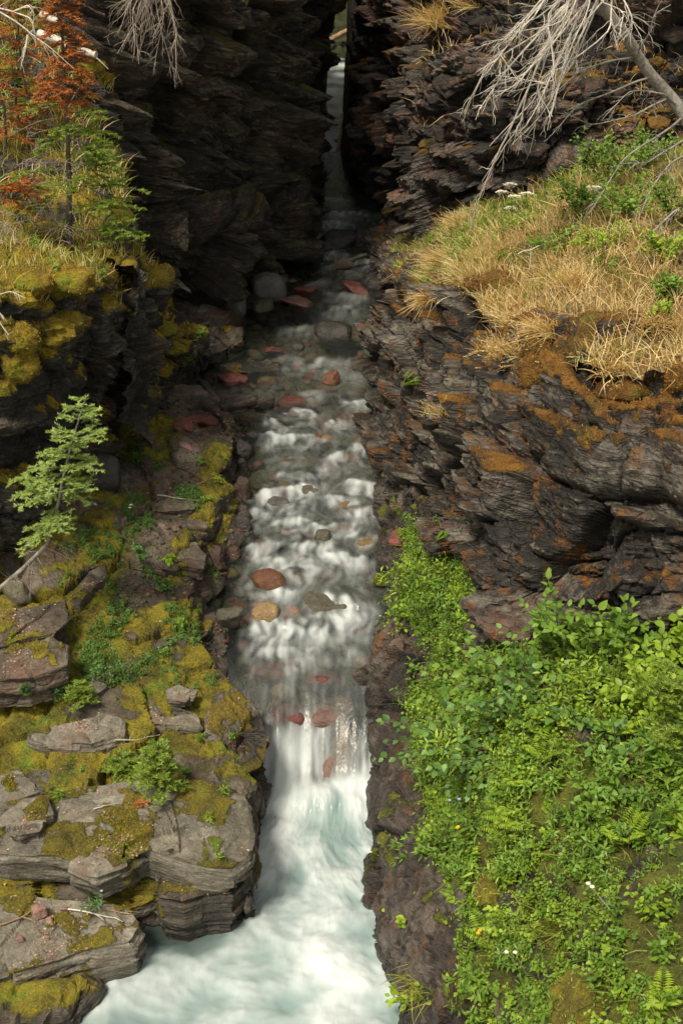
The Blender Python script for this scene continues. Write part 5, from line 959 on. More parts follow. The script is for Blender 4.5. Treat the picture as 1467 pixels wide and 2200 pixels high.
shrub(Q(1460, 1900, 6.2), [Q(1400, 1780, 6.4), Q(1440, 1740, 6.3), Q(1480, 1760, 6.2), Q(1370, 1830, 6.3), Q(1450, 1830, 6.)], OVATE, 'ovate', .075, 'leaf_light', 'bright leafy shrub at the right edge between the conifer and the corner', seed=18, side=7, nleafobj=90, stem='stem_green')
shrub(Q(1180, 1820, 7.2), [Q(1090, 1690, 7.5), Q(1140, 1680, 7.4), Q(1200, 1700, 7.2), Q(1240, 1740, 7.1), Q(1120, 1760, 7.2)], LANCE, 'lance', .085, 'leaf_mid', 'upright narrow leaved shrub in the middle of the right bank', seed=17, side=7, nleafobj=90, stem='stem_green')
for k, (x, y, Y, h, lf, ky, mt, ls, lb) in enumerate([(1420, 1660, 7.3, 230, OVATE, 'ovate', 'leaf_light', .07, 'tall upright light green shrub at the right edge under the crag'), (1250, 1640, 7.6, 190, LANCE, 'lance', 'leaf_light', .085, 'upright feathery pale shrub right of the arching one'), (1440, 1780, 6.6, 190, LANCE, 'lance', 'leaf_mid', .09, 'upright narrow leaved shrub at the right edge below the feathery conifer'), (1100, 2010, 6.9, 150, LANCE, 'lance', 'leaf_light', .08, 'pale narrow leaved clump in the middle of the lower right bank'), (1330, 2050, 6.3, 150, LANCE, 'lance', 'leaf_mid', .085, 'dense narrow leaved clump beside the mossy mound'), (1010, 1700, 7.9, 130, LANCE, 'lance', 'leaf_light', .07, 'feathery pale clump near the rock wall under the arching shrub')]):
    Rk = np.random.default_rng(900 + k); rt = Q(x, y, Y); shrub(rt, [Q(x + Rk.uniform(-75, 75), y - h * Rk.uniform(.55, 1.05), Y + Rk.uniform(-.15, .25)) for _ in range(9)], lf, ky, ls, mt, lb, seed=30 + k, side=5, nleafobj=80, stem='stem_green', srad=.004, spacing=.03)
# pale feathery conifer at the right edge
RR_ = np.random.default_rng(5)
tr = [Q(1500, 1760, 6.6), Q(1490, 1650, 6.65), Q(1480, 1540, 6.7), Q(1470, 1430, 6.75)]
conifer(tr, .012, [(RR_.uniform(.3, .98), (RR_.normal() - .7, RR_.normal() - .3, .25), RR_.uniform(.14, .3), 'needle_green', .0, 7, .1) for k in range(26)], 'soft feathery young conifer at the right edge beside the arching shrub', 'young_fir', seed=3)
moss_cushion(1250, 2160, RBK, 190, 110, 'bank', 'rounded mound of yellow green moss at the bottom beside the corner', 31)
moss_cushion(1050, 1900, RBK, 90, 60, 'bank', 'brown green moss bulge between the herbs on the right bank', 32)
for a in [(1180, 1990, 110, .3, 'fine green grass hanging over a mossy hollow of the lower right bank'), (900, 2130, 130, .26, 'fine pale grass on the edge of the rock wall near the bottom'), (950, 1240, 130, .24, 'soft grass draped over the green mound under the right crag'), (950, 1610, 70, .2, 'tuft of grass at the edge of the rock wall above the yellow green shrubs')]:
    tuft(a[0], a[1], RBK, a[2], a[3], ['grass_green'], a[4], a[0], .07, (-.5, -.3, -.2))
for k, (x, y, c, lb) in enumerate([(1070, 2060, 'petal_yellow', 'small yellow flower low on the right bank, nearest the camera'), (1000, 1830, 'petal_yellow', 'small yellow flower beside the rock wall half way down'), (1005, 1780, 'petal_blue', 'pale blue flower above the small yellow one by the rock wall'), (1330, 1975, 'petal', 'small white flower on the large leaved shrub'), (1140, 2100, 'petal', 'white flower beside the narrow leaved herbs at the bottom')]):
    herb(x, y, RBK, .3, 3, LANCE, .06, 'leaf_mid', lb, 'wild flower', 'wild_flower', (c, 2, .016), 60 + k, .25)
fern(1225, 1300 + 70, RBK, .3, 7, 'leaf_dark', 'dark fern under the overhang of the right crag', 1)
fern(860, 832, ['right_crag'], .30, 9, 'leaf_mid', 'bright fern growing from the stream side of the right crag', 2)
fern(1005, 1030, ['right_crag'], .2, 7, 'leaf_mid', 'small bright fern in a crack in the middle of the right crag', 3)
fern(930, 1160, ['right_crag', 'right_bank'], .18, 7, 'leaf_mid', 'small fern at the lower left foot of the right crag', 4)
fern(855, 1115, ['right_crag', 'right_bank'], .18, 5, 'leaf_mid', 'low fern above the dark red wedged stone', 5)

# ------------------------------------------------------------------ right crag top
TOP = ['grass_slope', 'right_crag']
for k, a in enumerate([(1085, 760, 320, .24, 'cream coloured cushion of dried flower heads on the brow of the right crag', (-.3, -.4, .1), .5), (960, 560, 400, .42, 'thick golden grass tuft leaning over the far end of the right crag', (-.7, -.4, -.1), .1), (920, 640, 200, .34, 'dry grass spilling down the far end of the right crag', (-.6, -.4, -.4), .1),
        (1000, 480, 320, .4, 'dry grass tuft at the foot of the reddish cliff', (-.6, -.3, 0), .1), (1180, 720, 200, .42, 'loose dry grass with seed heads drooping over the notch in the right crag', (-.5, -.4, -.1), .4), (1320, 790, 300, .22, 'orange dry tuft hanging over the crag below the bright moss', (-.2, -.6, -.3), .1), (1420, 700, 350, .3, 'blond flattened grass near the right edge above the crag', (-.4, -.5, 0), .2),
        (1235, 610, 400, .42, 'tall red gold grass in the middle of the grassy bank', (-.3, -.3, 0), .3), (975, 945, 140, .16, 'little golden tuft on a knob of the right crag', (-.4, -.4, .1), .2), (950, 900, 40, .3, 'few dry seed stalks poking out left of the little golden tuft', (-.7, -.2, .3), .9), (880, 1090, 60, .24, 'dry stalks on the lower left of the right crag', (-.5, -.3, .1), .5)]):
    tuft(a[0], a[1], TOP, a[2], a[3], ['grass_dry'], a[4], 100 + k, .09 if a[2] > 250 else .05, a[5], .45, .004, seedhead=a[6])
tuft(930, 50, ['right_cliff'], 420, .6, ['grass_dry'], 'golden grass tuft high on the edge of the far right cliff', 140, .12, (-.4, -.4, -.1), .6, .006)
tuft(1010, 10, ['right_cliff'], 200, .5, ['grass_dry'], 'thin grass tuft at the top of the far right cliff', 141, .12, (-.3, -.4, -.1), .6, .006)
moss_cushion(1262, 722, TOP, 110, 60, 'left_moss_bright', 'bright yellow green moss cushion on the brow of the right crag', 41) if 'left_moss_bright' in M else None
moss_cushion(1130, 800, TOP, 66, 60, 'rock_right', 'rusty moss cushion beside the cream dried flowers', 42)
moss_cushion(1330, 825, TOP, 110, 44, 'rock_right', 'rusty moss cushion under the orange dry tuft', 43)
moss_cushion(1460, 800, TOP, 60, 50, 'rock_right', 'rusty moss cushion at the right edge of the crag top', 44)
moss_cushion(1050, 596, TOP, 110, 26, 'rock_right', 'flat rusty moss pad on the dark block of the crag', 45)
def bush(px, py, on, w, h, mat, label, seed, leaf=OVATE, key='ovate', ls=.06, n=9, nl=60, back=.0):
    n = n * 2
    R = np.random.default_rng(seed); root, nr = pick(px, py, on); m = mpp(root)
    tips = [root + np.array([R.uniform(-.5, .5) * w * m, R.uniform(-.5, .3) * w * m * .7, h * m * R.uniform(.45, 1.05)]) for _ in range(n)]
    return shrub(root, tips, leaf, key, ls, mat, label, seed=seed, side=5, nleafobj=nl, stem='stem_green', srad=.004)
bush(1300, 400, ['grass_slope'], 180, 110, 'leaf_mid', 'green bush at the foot of the far right cliff under the dead tree', 51, n=12, nl=70)
bush(1240, 460, ['grass_slope'], 130, 80, 'leaf_mid', 'lower green bush left of the one under the dead tree', 52, n=9)
bush(1180, 560, ['grass_slope'], 110, 70, 'leaf_mid', 'small green bush beside the white broken stick', 53, n=9)
bush(1440, 470, ['grass_slope'], 130, 80, 'leaf_mid', 'green bush at the right edge of the grassy bank', 54, n=8)
bush(1420, 560, ['grass_slope'], 120, 70, 'leaf_light', 'yellow green bush in the grass near the right edge', 55, n=8)
bush(1400, 700, TOP, 60, 50, 'leaf_light', 'small round leaved plant beside the bright moss cushion', 56, ROUND, 'round', .04, 6, 30)
bush(1090, 460, ['grass_slope'], 60, 40, 'leaf_mid', 'small green plant below the white yarrow heads', 57, LANCE, 'lance', .06, 5, 30)
bush(945, 640, TOP, 40, 36, 'leaf_light', 'small green sprig in the dry grass at the far end of the crag', 58, OVATE, 'ovate', .035, 5, 20)
bush(1350, 470, ['grass_slope'], 160, 80, 'leaf_mid', 'leafy green bush in the upper middle of the grassy bank', 59, n=10)
bush(1280, 540, ['grass_slope'], 130, 60, 'leaf_light', 'pale low bush in the middle of the grassy bank', 60, LANCE, 'lance', .07, 9)
bush(1110, 500, ['grass_slope'], 80, 50, 'leaf_light', 'pale green weeds beside the yarrow', 61, LANCE, 'lance', .06, 8)
bush(1440, 640, ['grass_slope'], 90, 50, 'leaf_mid', 'small dark green bush low at the right edge of the grassy bank', 62, n=7)
bush(1380, 350, ['grass_slope'], 140, 70, 'leaf_mid', 'green bush under the grey dead branches at the right', 63, n=10)
# yarrow
for k, (x, y, px, py, lb) in enumerate([(1077, 415, 1085, 480, 'broad white yarrow head, largest of the cluster by the reddish cliff'), (1095, 398, 1098, 480, 'white yarrow head standing highest in the cluster'), (1105, 424, 1106, 485, 'white yarrow head low in the middle of the cluster'), (1130, 418, 1128, 480, 'white yarrow head at the right of the cluster'), (1097, 449, 1100, 490, 'white yarrow head lowest of the cluster, tipped towards the stream'), (1275, 405, 1268, 470, 'single white yarrow head under the dead branches')]):
    root = pick(px, py, ['grass_slope'])[0]; hd = Q(x, y, root[1] - .05); R_ = np.random.default_rng(700 + k); o = empty('yarrow', root, lb, 'wild flower'); mb = MB(); c = hd - root; tube(mb, curve(np.zeros(3), c, 5, .05), .004, 4); link('stem', mb.mesh('stem', [M['stem_green']]), o)
    mb = MB(); n = 60; a = R_.uniform(0, 6.28, n); r = np.sqrt(R_.uniform(0, 1, n)) * .075; q = c + np.stack([r * np.cos(a), r * np.sin(a) * .8, .02 - r * r * 3 + R_.normal(size=n) * .006], -1); put(mb, ROUND, q, np.stack([np.cos(a), np.sin(a), .3 + 0 * a], -1), np.tile([0, 0, 1.], (n, 1)), .026, R_.uniform(0, 1, n)); link('flower_head', mb.mesh('flower_head', [M['petal']]), o)

# ------------------------------------------------------------------ dead tree over the right cliff
def dead_branch(mb, pts, r0, R, twigs, tl, sub=3):
    P = []
    for a, b in zip(pts[:-1], pts[1:]): P += list(curve(a, b, 6, 0, .03, R)[:-1])
    P.append(pts[-1]); P = np.array(P); P[1:-1] = (P[:-2] + 2 * P[1:-1] + P[2:]) / 4; tube(mb, P, np.linspace(r0, r0 * .25, len(P)), 6)
    for k in range(twigs):
        t = R.uniform(.12, .97); q, T = at(P, t); d = unit(T * 1.1 + R.normal(size=3) * .55 + np.array([-.25, 0, -.3])); l = tl * R.uniform(.4, 1.2) * (1.15 - .6 * t); p2 = curve(q, q + d * l, 7, .05, .09, R); tube(mb, p2, np.linspace(r0 * .40, r0 * .12, 7), 4)
        for m_ in range(sub): q2, T2 = at(p2, R.uniform(.25, .9)); d2 = unit(T2 + R.normal(size=3) * .5 + np.array([-.1, 0, -.25])); p3 = curve(q2, q2 + d2 * l * R.uniform(.25, .55), 5, .04, .08, R); tube(mb, p3, np.linspace(r0 * .2, r0 * .08, 5), 3)
R = np.random.default_rng(91)
tk = [Q(1500, 300, 14.9), Q(1453, 225, 14.9), Q(1400, 165, 14.8), Q(1365, 115, 14.7), Q(1330, 60, 14.5), Q(1300, 25, 14.4), Q(1283, -30, 14.2), Q(1270, -120, 14.)]
o = empty('dead_tree', tk[0], 'leafless lichened tree leaning across the top right with white drooping branches', 'dead tree'); r0 = tk[0]
mb = MB(); P = np.array(tk) - r0; PP = []
for a, b in zip(P[:-1], P[1:]): PP += list(curve(a, b, 4, 0, .02, R)[:-1])
tube(mb, np.array(PP + [P[-1]]), np.linspace(.075, .05, len(PP) + 1), 8); link('trunk', mb.mesh('trunk', [M['bark_grey']]), o)
WB = [[(1275, -80, 14.1), (1190, 60, 13.7), (1130, 200, 13.5), (1090, 290, 13.5), (1060, 350, 13.6), (1025, 440, 13.8), (1005, 505, 14.)], [(1280, -60, 14.1), (1160, 70, 13.5), (1080, 160, 13.3), (1030, 235, 13.2)], [(1280, -70, 14.1), (1210, 50, 13.6), (1130, 160, 13.3), (1050, 190, 13.3)], [(1285, -40, 14.2), (1230, 60, 13.7), (1170, 190, 13.4), (1130, 270, 13.4)], [(1290, -20, 14.2), (1250, 70, 13.8), (1200, 180, 13.5), (1175, 280, 13.5)],
      [(1265, -100, 14.), (1150, 20, 13.4), (1080, 110, 13.2), (1050, 150, 13.1)], [(1290, -10, 14.3), (1240, 120, 13.9), (1160, 250, 13.7), (1100, 310, 13.8)], [(1270, -90, 14.), (1200, 0, 13.5), (1150, 40, 13.3), (1110, 50, 13.3)], [(1280, -60, 14.), (1340, 0, 13.8), (1360, 50, 13.7), (1345, 80, 13.7)], [(1270, -90, 14.), (1230, 20, 13.6), (1190, 90, 13.4), (1150, 140, 13.4)], [(1278, -60, 14.1), (1260, 30, 13.7), (1215, 130, 13.5), (1190, 210, 13.5)],
      [(1285, -30, 14.2), (1180, 100, 13.8), (1110, 180, 13.7), (1060, 210, 13.7)], [(1130, 200, 13.5), (1120, 260, 13.5), (1075, 330, 13.6), (1035, 390, 13.7)], [(1272, -90, 14.0), (1170, -10, 13.3), (1110, 60, 13.2), (1070, 90, 13.2)]]
WB += [[(p[0] + R.uniform(-55, 65), p[1] + R.uniform(-45, 25), p[2] + R.uniform(-.2, .25)) for p in w] for w in WB[1:9]]
for k, w in enumerate(WB):
    mb = MB(); dead_branch(mb, [Q(*p) - r0 for p in w], .015 if k < 5 else .011, R, 10, .42); tag(link('branch', mb.mesh('branch', [M['bark_white']]), o), 'bleached white branch')
GB = [[(1400, 165, 14.8), (1320, 195, 14.4), (1240, 225, 14.2), (1185, 290, 14.1)], [(1370, 120, 14.7), (1310, 130, 14.5), (1250, 150, 14.4), (1190, 200, 14.3)], [(1440, 210, 14.9), (1360, 250, 14.4), (1270, 270, 14.2), (1210, 240, 14.2)], [(1467, 250, 14.9), (1400, 300, 14.3), (1340, 340, 14.), (1290, 420, 13.9), (1265, 460, 13.9)], [(1490, 290, 14.9), (1420, 330, 14.2), (1390, 350, 14.), (1330, 352, 13.9)], [(1500, 320, 14.8), (1440, 350, 13.8), (1400, 400, 13.5), (1370, 470, 13.4), (1345, 500, 13.4)], [(1510, 420, 13.5), (1440, 460, 12.9), (1390, 510, 12.7), (1330, 590, 12.5), (1310, 605, 12.5)], [(1365, 115, 14.7), (1390, 80, 14.4), (1405, 30, 14.3), (1440, 10, 14.3)], [(1453, 225, 14.9), (1420, 200, 14.4), (1350, 195, 14.2), (1290, 260, 14.1)]]
for k, w in enumerate(GB):
    mb = MB(); dead_branch(mb, [Q(*p) - r0 for p in w], .014, R, 12, .3); tag(link('branch', mb.mesh('branch', [M['bark_grey']]), o), 'grey lichened branch')
# broken white stick in the grass
mb = MB(); q0 = Q(1137, 605, 13.6); tube(mb, curve(q0 - q0, Q(1139, 535, 13.55) - q0, 6, 0, .05, R), .010, 6); tube(mb, curve(Q(1139, 538, 13.55) - q0, Q(1112, 546, 13.5) - q0, 4, .1, .05, R), .006, 5); tube(mb, curve(Q(1139, 538, 13.55) - q0, Q(1165, 527, 13.5) - q0, 4, .1, .05, R), .006, 5)
tag(link('broken_stick', mb.mesh('broken_stick', [M['bark_white']]), None, q0), 'white forked stick standing in the dry grass', 'stick')

# ------------------------------------------------------------------ left: firs, logs, dead twigs
LT = ['left_promontory', 'left_slope']
R = np.random.default_rng(33)
rt = pick(150, 525, LT)[0]; Y0 = rt[1]
tr = [rt, Q(150, 400, Y0), Q(146, 300, Y0), Q(140, 200, Y0 + .03), Q(136, 100, Y0 + .05), Q(132, 0, Y0 + .06), Q(130, -110, Y0 + .05)]
br = []
for k in range(64):
    t = .04 + .95 * k / 64; a = k * 2.4 + R.uniform(-.4, .4); side_ = math.cos(a); rust = t > .47
    L = (.62 * (1 - t) + .16) * R.uniform(.75, 1.15); d = (side_, math.sin(a) * .8 - .2, -.12 if rust else .05)
    if rust: br.append((t, d, L * .95, 'needle_rust', .35, 9, .02))
    elif side_ > .1 or R.uniform() < .35: br.append((t, d, L * 1.15, 'needle_green', .05, 6, .4))
    else: br.append((t, d, L, None, .25, 9, 0))
for (x, y, t) in [(235, 345, .36), (262, 362, .35), (225, 305, .42), (300, 452, .2), (310, 512, .12), (290, 475, .17), (280, 520, .06), (60, 455, .2), (240, 395, .3), (200, 400, .25), (75, 330, .4)]:
    q, _ = at(np.array(tr), t); e = Q(x, y, Y0 - .25); br.append((t, e - q, np.linalg.norm(e - q), 'needle_green', 0., 7, .45))
conifer(tr, .032, br, 'fir tree on the mossy promontory with rust red dead top and green lower branches', seed=1)
def simple_fir(px, py, on, hpx, mat, label, seed, wpx=60, n=26, bark='bark_dark', name='fir_tree', needle0=.1, droop=.2, off=0., r0=.02):
    R = np.random.default_rng(seed); rt, _ = pick(px, py, on); rt = rt + np.array([0, off, 0]); m = mpp(rt); h = hpx * m / cp; tr = [rt + np.array([0, 0, h * k / 5]) + (np.append(R.normal(size=2) * .01 * h, 0) if k else 0) for k in range(6)]
    return conifer(tr, r0, [(.08 + .9 * k / n, (math.cos(k * 2.4), math.sin(k * 2.4), .1), (wpx * m * (1.05 - .9 * k / n)) * R.uniform(.7, 1.1) + .04, mat, droop, 6, needle0) for k in range(n)], label, name, bark, seed=seed)
simple_fir(20, 330, LT, 420, 'needle_rust', 'rust red dead fir at the left edge behind the tall one', 201, 70, 34, droop=.4)
simple_fir(75, 300, LT, 330, 'needle_rust', 'rust red dead fir between the left edge and the tall one', 202, 50, 28, droop=.4)
simple_fir(35, 260, LT, 150, 'needle_pale', 'small bluish green fir among the rust red ones at the left edge', 203, 55, 20)
simple_fir(195, 60, LT, 220, 'needle_pale', 'pale green young fir at the top left behind the white logs', 204, 70, 24)
simple_fir(265, 20, LT, 200, 'needle_pale', 'pale green fir at the top of the frame left of the grey dead twigs', 205, 70, 20)
simple_fir(95, 30, LT, 200, 'needle_pale', 'thin green fir at the top left corner behind the rust red needles', 206, 60, 20)
# low rust branch at the left
rt = pick(-20, 480, LT)[0]; conifer([rt, rt + np.array([.05, -.1, .25]), rt + np.array([.1, -.15, .45])], .02, [(.9, Q(x, y, rt[1] - .3) - rt - np.array([.1, -.15, .45]), .6, 'needle_rust', .1, 7, .1) for x, y in ((140, 385), (110, 415), (70, 375), (60, 440), (20, 400))], 'low spreading rust red fir at the left edge above the bare twigs', 'fir_tree', seed=9)
# dead conifer twigs hanging at the top
rt = Q(330, -60, 16.8); o = empty('dead_tree', rt, 'grey dead conifer with drooping twigs hanging over the dark left cliff', 'dead tree'); R = np.random.default_rng(44)
mb = MB(); tube(mb, curve(np.array([-1.2, 1., -.6]), np.array([.1, 0, .3]), 8, 0, .03, R), np.linspace(.06, .03, 8), 7); link('trunk', mb.mesh('trunk', [M['bark_dark']]), o)
for k in range(16):
    a = (R.uniform(290, 370), R.uniform(-70, -10), 16.8); b = (R.uniform(250, 385), R.uniform(60, 195), 16.4 + R.uniform(-.3, .2)); c = ((a[0] + b[0]) / 2 + R.uniform(-30, 40), (a[1] + b[1]) / 2 - 15, 16.5)
    mb = MB(); dead_branch(mb, [np.zeros(3) + Q(*a) * 0 + (Q(330, -60, 16.8) - rt), Q(*c) - rt, Q(*b) - rt], .009, R, 12, .34, 3); link('branch', mb.mesh('branch', [M['bark_twig']]), o)
# bare twigs at the left edge
rt = Q(-40, 520, 12.6); o = empty('dead_bush', rt, 'tangle of bare grey twigs at the left edge beside the promontory grass', 'dead bush')
for k in range(9):
    mb = MB(); dead_branch(mb, [np.zeros(3), Q(R.uniform(-30, 10), R.uniform(450, 520), 12.4) - rt, Q(R.uniform(0, 70), R.uniform(430, 540), 12.3) - rt], .006, R, 9, .2, 2); link('branch', mb.mesh('branch', [M['bark_twig']]), o)
rt = Q(-30, 640, 11.); o = empty('dead_bush', rt, 'few white bare twigs hanging at the left edge under the moss lip', 'dead bush')
for b in [(55, 640), (20, 720), (10, 690)]:
    mb = MB(); dead_branch(mb, [np.zeros(3), Q(b[0] * .4, b[1] - 15, 10.9) - rt, Q(b[0], b[1], 10.8) - rt], .006, R, 5, .12, 1); link('branch', mb.mesh('branch', [M['bark_white']]), o)
# bleached branch across the rust firs
rt = Q(-30, 10, 12.9); o = empty('dead_branch', rt, 'bleached crooked branch hanging across the rust red firs at the top left', 'dead branch')
for w in [[(-30, 10, 12.9), (30, 25, 12.8), (70, 40, 12.7), (78, 100, 12.7)], [(30, 25, 12.8), (60, 10, 12.7), (75, 30, 12.7), (70, 70, 12.7)], [(-30, 10, 12.9), (40, 50, 12.8), (100, 95, 12.7), (160, 148, 12.7)], [(60, 75, 12.8), (52, 120, 12.7), (45, 150, 12.7)]]:
    mb = MB(); dead_branch(mb, [Q(*p) - rt for p in w], .010, R, 5, .2, 2); link('branch', mb.mesh('branch', [M['bark_white']]), o)
def log(a, b, r, mat, label, name='fallen_log', twigs=0, cat='log', wob=.02, seed=0, rends=None):
    R = np.random.default_rng(seed); a, b = np.array(a), np.array(b); mb = MB(); p = curve(np.zeros(3), b - a, 12, 0, wob, R); tube(mb, p, np.linspace(r, r * (.75 if rends is None else rends), 12) * (1 + .03 * R.normal(size=12)), 10); mb.add(p[0] + np.concatenate([[[0, 0, 0]], (mb.v[0][:10] - p[0])]) * .98, np.array([[0, k + 1, (k + 1) % 10 + 1] for k in range(10)]))
    for k in range(twigs): q, T = at(p, R.uniform(.15, .9)); tube(mb, curve(q, q + unit(T * .4 + R.normal(size=3)) * r * R.uniform(3, 8), 5, .1, .05, R), np.linspace(r * .25, r * .1, 5), 5)
    return tag(link(name, mb.mesh(name, [M[mat]]), None, a), label, cat)
log(Q(85, 72, 16.6), Q(207, 118, 16.2), .055, 'bark_white', 'bleached log lying on the mossy brow at the upper left, lower of the pair', seed=1, twigs=3)
log(Q(90, 30, 17.2), Q(215, 92, 16.8), .05, 'bark_white', 'bleached log lying higher on the mossy brow, upper of the pair', seed=2, twigs=5)
moss_cushion(195, 135, LT, 110, 60, 'rock_moss_gold', 'golden moss over the brow below the bleached logs', 51)
moss_cushion(62, 725, ['left_promontory'], 66, 60, 'rock_moss_gold', 'golden moss cushion on the promontory wall, upper of two', 52)
moss_cushion(60, 790, ['left_promontory'], 76, 70, 'rock_moss_gold', 'golden moss cushion on the promontory wall, lower of two', 53)
moss_cushion(106, 762, ['left_promontory'], 34, 24, 'rock_moss_gold', 'small golden moss knob right of the two cushions on the wall', 54)
moss_cushion(60, 600, ['left_promontory', 'left_slope'], 120, 50, 'rock_moss_gold', 'thick golden moss lip at the left end of the promontory top', 55)
moss_cushion(150, 596, ['left_promontory', 'left_slope'], 120, 46, 'rock_moss_gold', 'thick golden moss lip in the middle of the promontory top', 56)
moss_cushion(222, 575, ['left_promontory', 'left_slope'], 70, 40, 'rock_mossy_olive', 'olive moss lip at the right end of the promontory top', 57)

# leaning young fir in front of the wall
R = np.random.default_rng(55); Yf = 10.6
tr = [pick(-12, 1268, ['left_bank', 'left_promontory'])[0]]; Yf = min(tr[0][1], 11.2)
tr += [Q(50, 1222, Yf - .1), Q(102, 1170, Yf - .2), Q(122, 1100, Yf - .25), Q(138, 1020, Yf - .25), Q(155, 950, Yf - .25), Q(172, 895, Yf - .25), Q(186, 852, Yf - .25)]
tips = [(30, 1062, .52), (22, 1035, .55), (40, 1090, .5), (200, 1050, .52), (195, 1080, .5), (60, 1010, .6), (70, 1040, .58), (205, 985, .64), (208, 1010, .6), (85, 975, .68), (95, 1000, .66), (222, 925, .74), (215, 945, .72), (115, 930, .76), (120, 945, .74), (205, 905, .84), (130, 895, .84), (196, 880, .9), (150, 880, .92), (205, 890, .88), (165, 858, .97), (60, 1160, .42), (45, 1185, .38), (130, 1140, .42), (150, 1135, .4), (95, 1120, .46), (150, 1075, .5), (100, 1060, .55), (150, 1010, .62), (140, 960, .7), (170, 1040, .56), (80, 1080, .5), (176, 960, .7)]
br = []
for x, y, t in tips:
    q, _ = at(np.array(tr), t); e = Q(x, y, Yf - .25 + R.uniform(-.45, .25)); br.append((t, e - q, np.linalg.norm(e - q), 'needle_pale', .04, 7, .15))
for x, y, t in [(65, 1285, .2), (60, 1240, .18), (110, 1250, .22), (180, 1220, .27), (165, 1190, .3), (40, 1195, .25), (30, 1250, .12)]:
    q, _ = at(np.array(tr), t); e = Q(x, y, Yf - .3); br.append((t, e - q, np.linalg.norm(e - q), None, .05, 4, 0))
conifer(tr, .026, br, 'light green young fir leaning out from the foot of the left wall', 'young_fir', 'bark_grey', seed=2)
LBK = SLABN
# seedlings on the bank
def seedling(px, py, hpx, wpx, mat, label, seed, n=16): return simple_fir(px, py, LBK, hpx, mat, label, seed, wpx, n, 'stem_brown', 'fir_seedling', .05, .1, 0, .005)
seedling(338, 1690, 110, 62, 'needle_green', 'bushy fir seedling on the grey ledge of the left bank', 301, 22)
seedling(262, 1660, 40, 46, 'needle_green', 'low spreading fir seedling left of the bushy one', 302, 12)
seedling(172, 1508, 40, 34, 'needle_green', 'small dark fir seedling in the moss at the left', 303, 12)
herb(215, 1945, LBK, .24, 4, LANCE, .09, 'leaf_dark', 'glossy dark green plant with a pale violet flower under the long grey ledge', name='leafy_herb', flower=('petal_blue', 1, .014), seed=1, lean=.55)
for k, a in enumerate([(290, 970, .30, 9, OVATE, .075, 'leaf_dark', 'dark green leafy clump beside the round boulder under the wall'), (300, 990, .22, 7, OVATE, .06, 'leaf_dark', 'lower dark green clump in front of the leafy one by the round boulder'), (292, 1180, .24, 8, OVATE, .06, 'leaf_blue', 'blue green leafy plant in the middle of the mossy bank'), (312, 1205, .14, 6, ROUND, .05, 'leaf_blue', 'small round leaved plant at the foot of the blue green one'), (372, 1200, .10, 4, ROUND, .07, 'leaf_light', 'pale green broad leaved plant near the edge of the left bank'),
        (385, 1330, .16, 7, OVATE, .05, 'leaf_mid', 'green clump with a yellow leaf near the chestnut brown block'), (352, 1265, .15, 8, OVATE, .045, 'leaf_blue', 'spreading green clump uphill of the one with the yellow leaf'), (240, 1340, .14, 6, LANCE, .06, 'leaf_blue', 'narrow leaved clump beside the bare gravel strip'), (250, 1260, .14, 7, OVATE, .045, 'leaf_blue', 'bushy green clump left of the bare gravel strip'), (360, 1400, .10, 6, OVATE, .04, 'leaf_mid', 'low green clump downhill of the one with the yellow leaf'), (125, 1500, .12, 5, OVATE, .05, 'leaf_dark', 'dark leafy plant left of the small dark fir seedling'), (60, 1490, .12, 5, OVATE, .05, 'leaf_dark', 'dark leafy plant near the left edge of the bank'),
        (402, 1660, .10, 5, OVATE, .05, 'leaf_mid', 'small leafy plant right of the bushy fir seedling'), (430, 1590, .09, 6, LANCE, .05, 'leaf_mid', 'leafy tuft beside the mossy buttress'), (490, 1700, .14, 8, LANCE, .05, 'leaf_light', 'bright green plant in the cleft between the buttress and the wet rib'), (455, 1760, .12, 6, LANCE, .05, 'leaf_light', 'bright grassy plant on the outer part of the long grey ledge'), (470, 1840, .08, 5, LANCE, .045, 'leaf_light', 'little plant at the front edge of the long grey ledge'), (120, 1705, .10, 5, LANCE, .06, 'leaf_mid', 'leafy plant right of the grey wedge shaped block'), (505, 1575, .09, 6, OVATE, .035, 'leaf_mid', 'tiny leaved plant on top of the mossy buttress'),
        (432, 735, .22, 6, OVATE, .06, 'leaf_mid', 'green plant on the moss edged slab near the shaded pool'), (405, 775, .16, 5, OVATE, .05, 'leaf_mid', 'small green plant under the mossy promontory end'), (475, 1030, .12, 7, LANCE, .045, 'leaf_light', 'yellow green plant near the edge of the upper left bank'), (440, 985, .1, 6, OVATE, .035, 'leaf_mid', 'small plant by the sticks on the upper left bank'), (448, 1068, .1, 5, OVATE, .04, 'leaf_light', 'light green plant at the end of the flat grey brown slab'), (345, 1000, .12, 6, OVATE, .05, 'leaf_mid', 'green plant right of the dark clumps by the round boulder')]):
    herb(a[0], a[1], LBK if a[1] > 800 else ['left_bank', 'left_promontory', 'left_cliff'] + SLABN, a[2], a[3], a[4], a[5], a[6], a[7], seed=20 + k, lean=.55, group='leafy plants on the left bank')
herb(282, 1102, LBK, .12, 3, LANCE, .04, 'leaf_mid', 'little white flower on the upper left bank', 'wild flower', 'wild_flower', ('petal', 3, .02), 90)
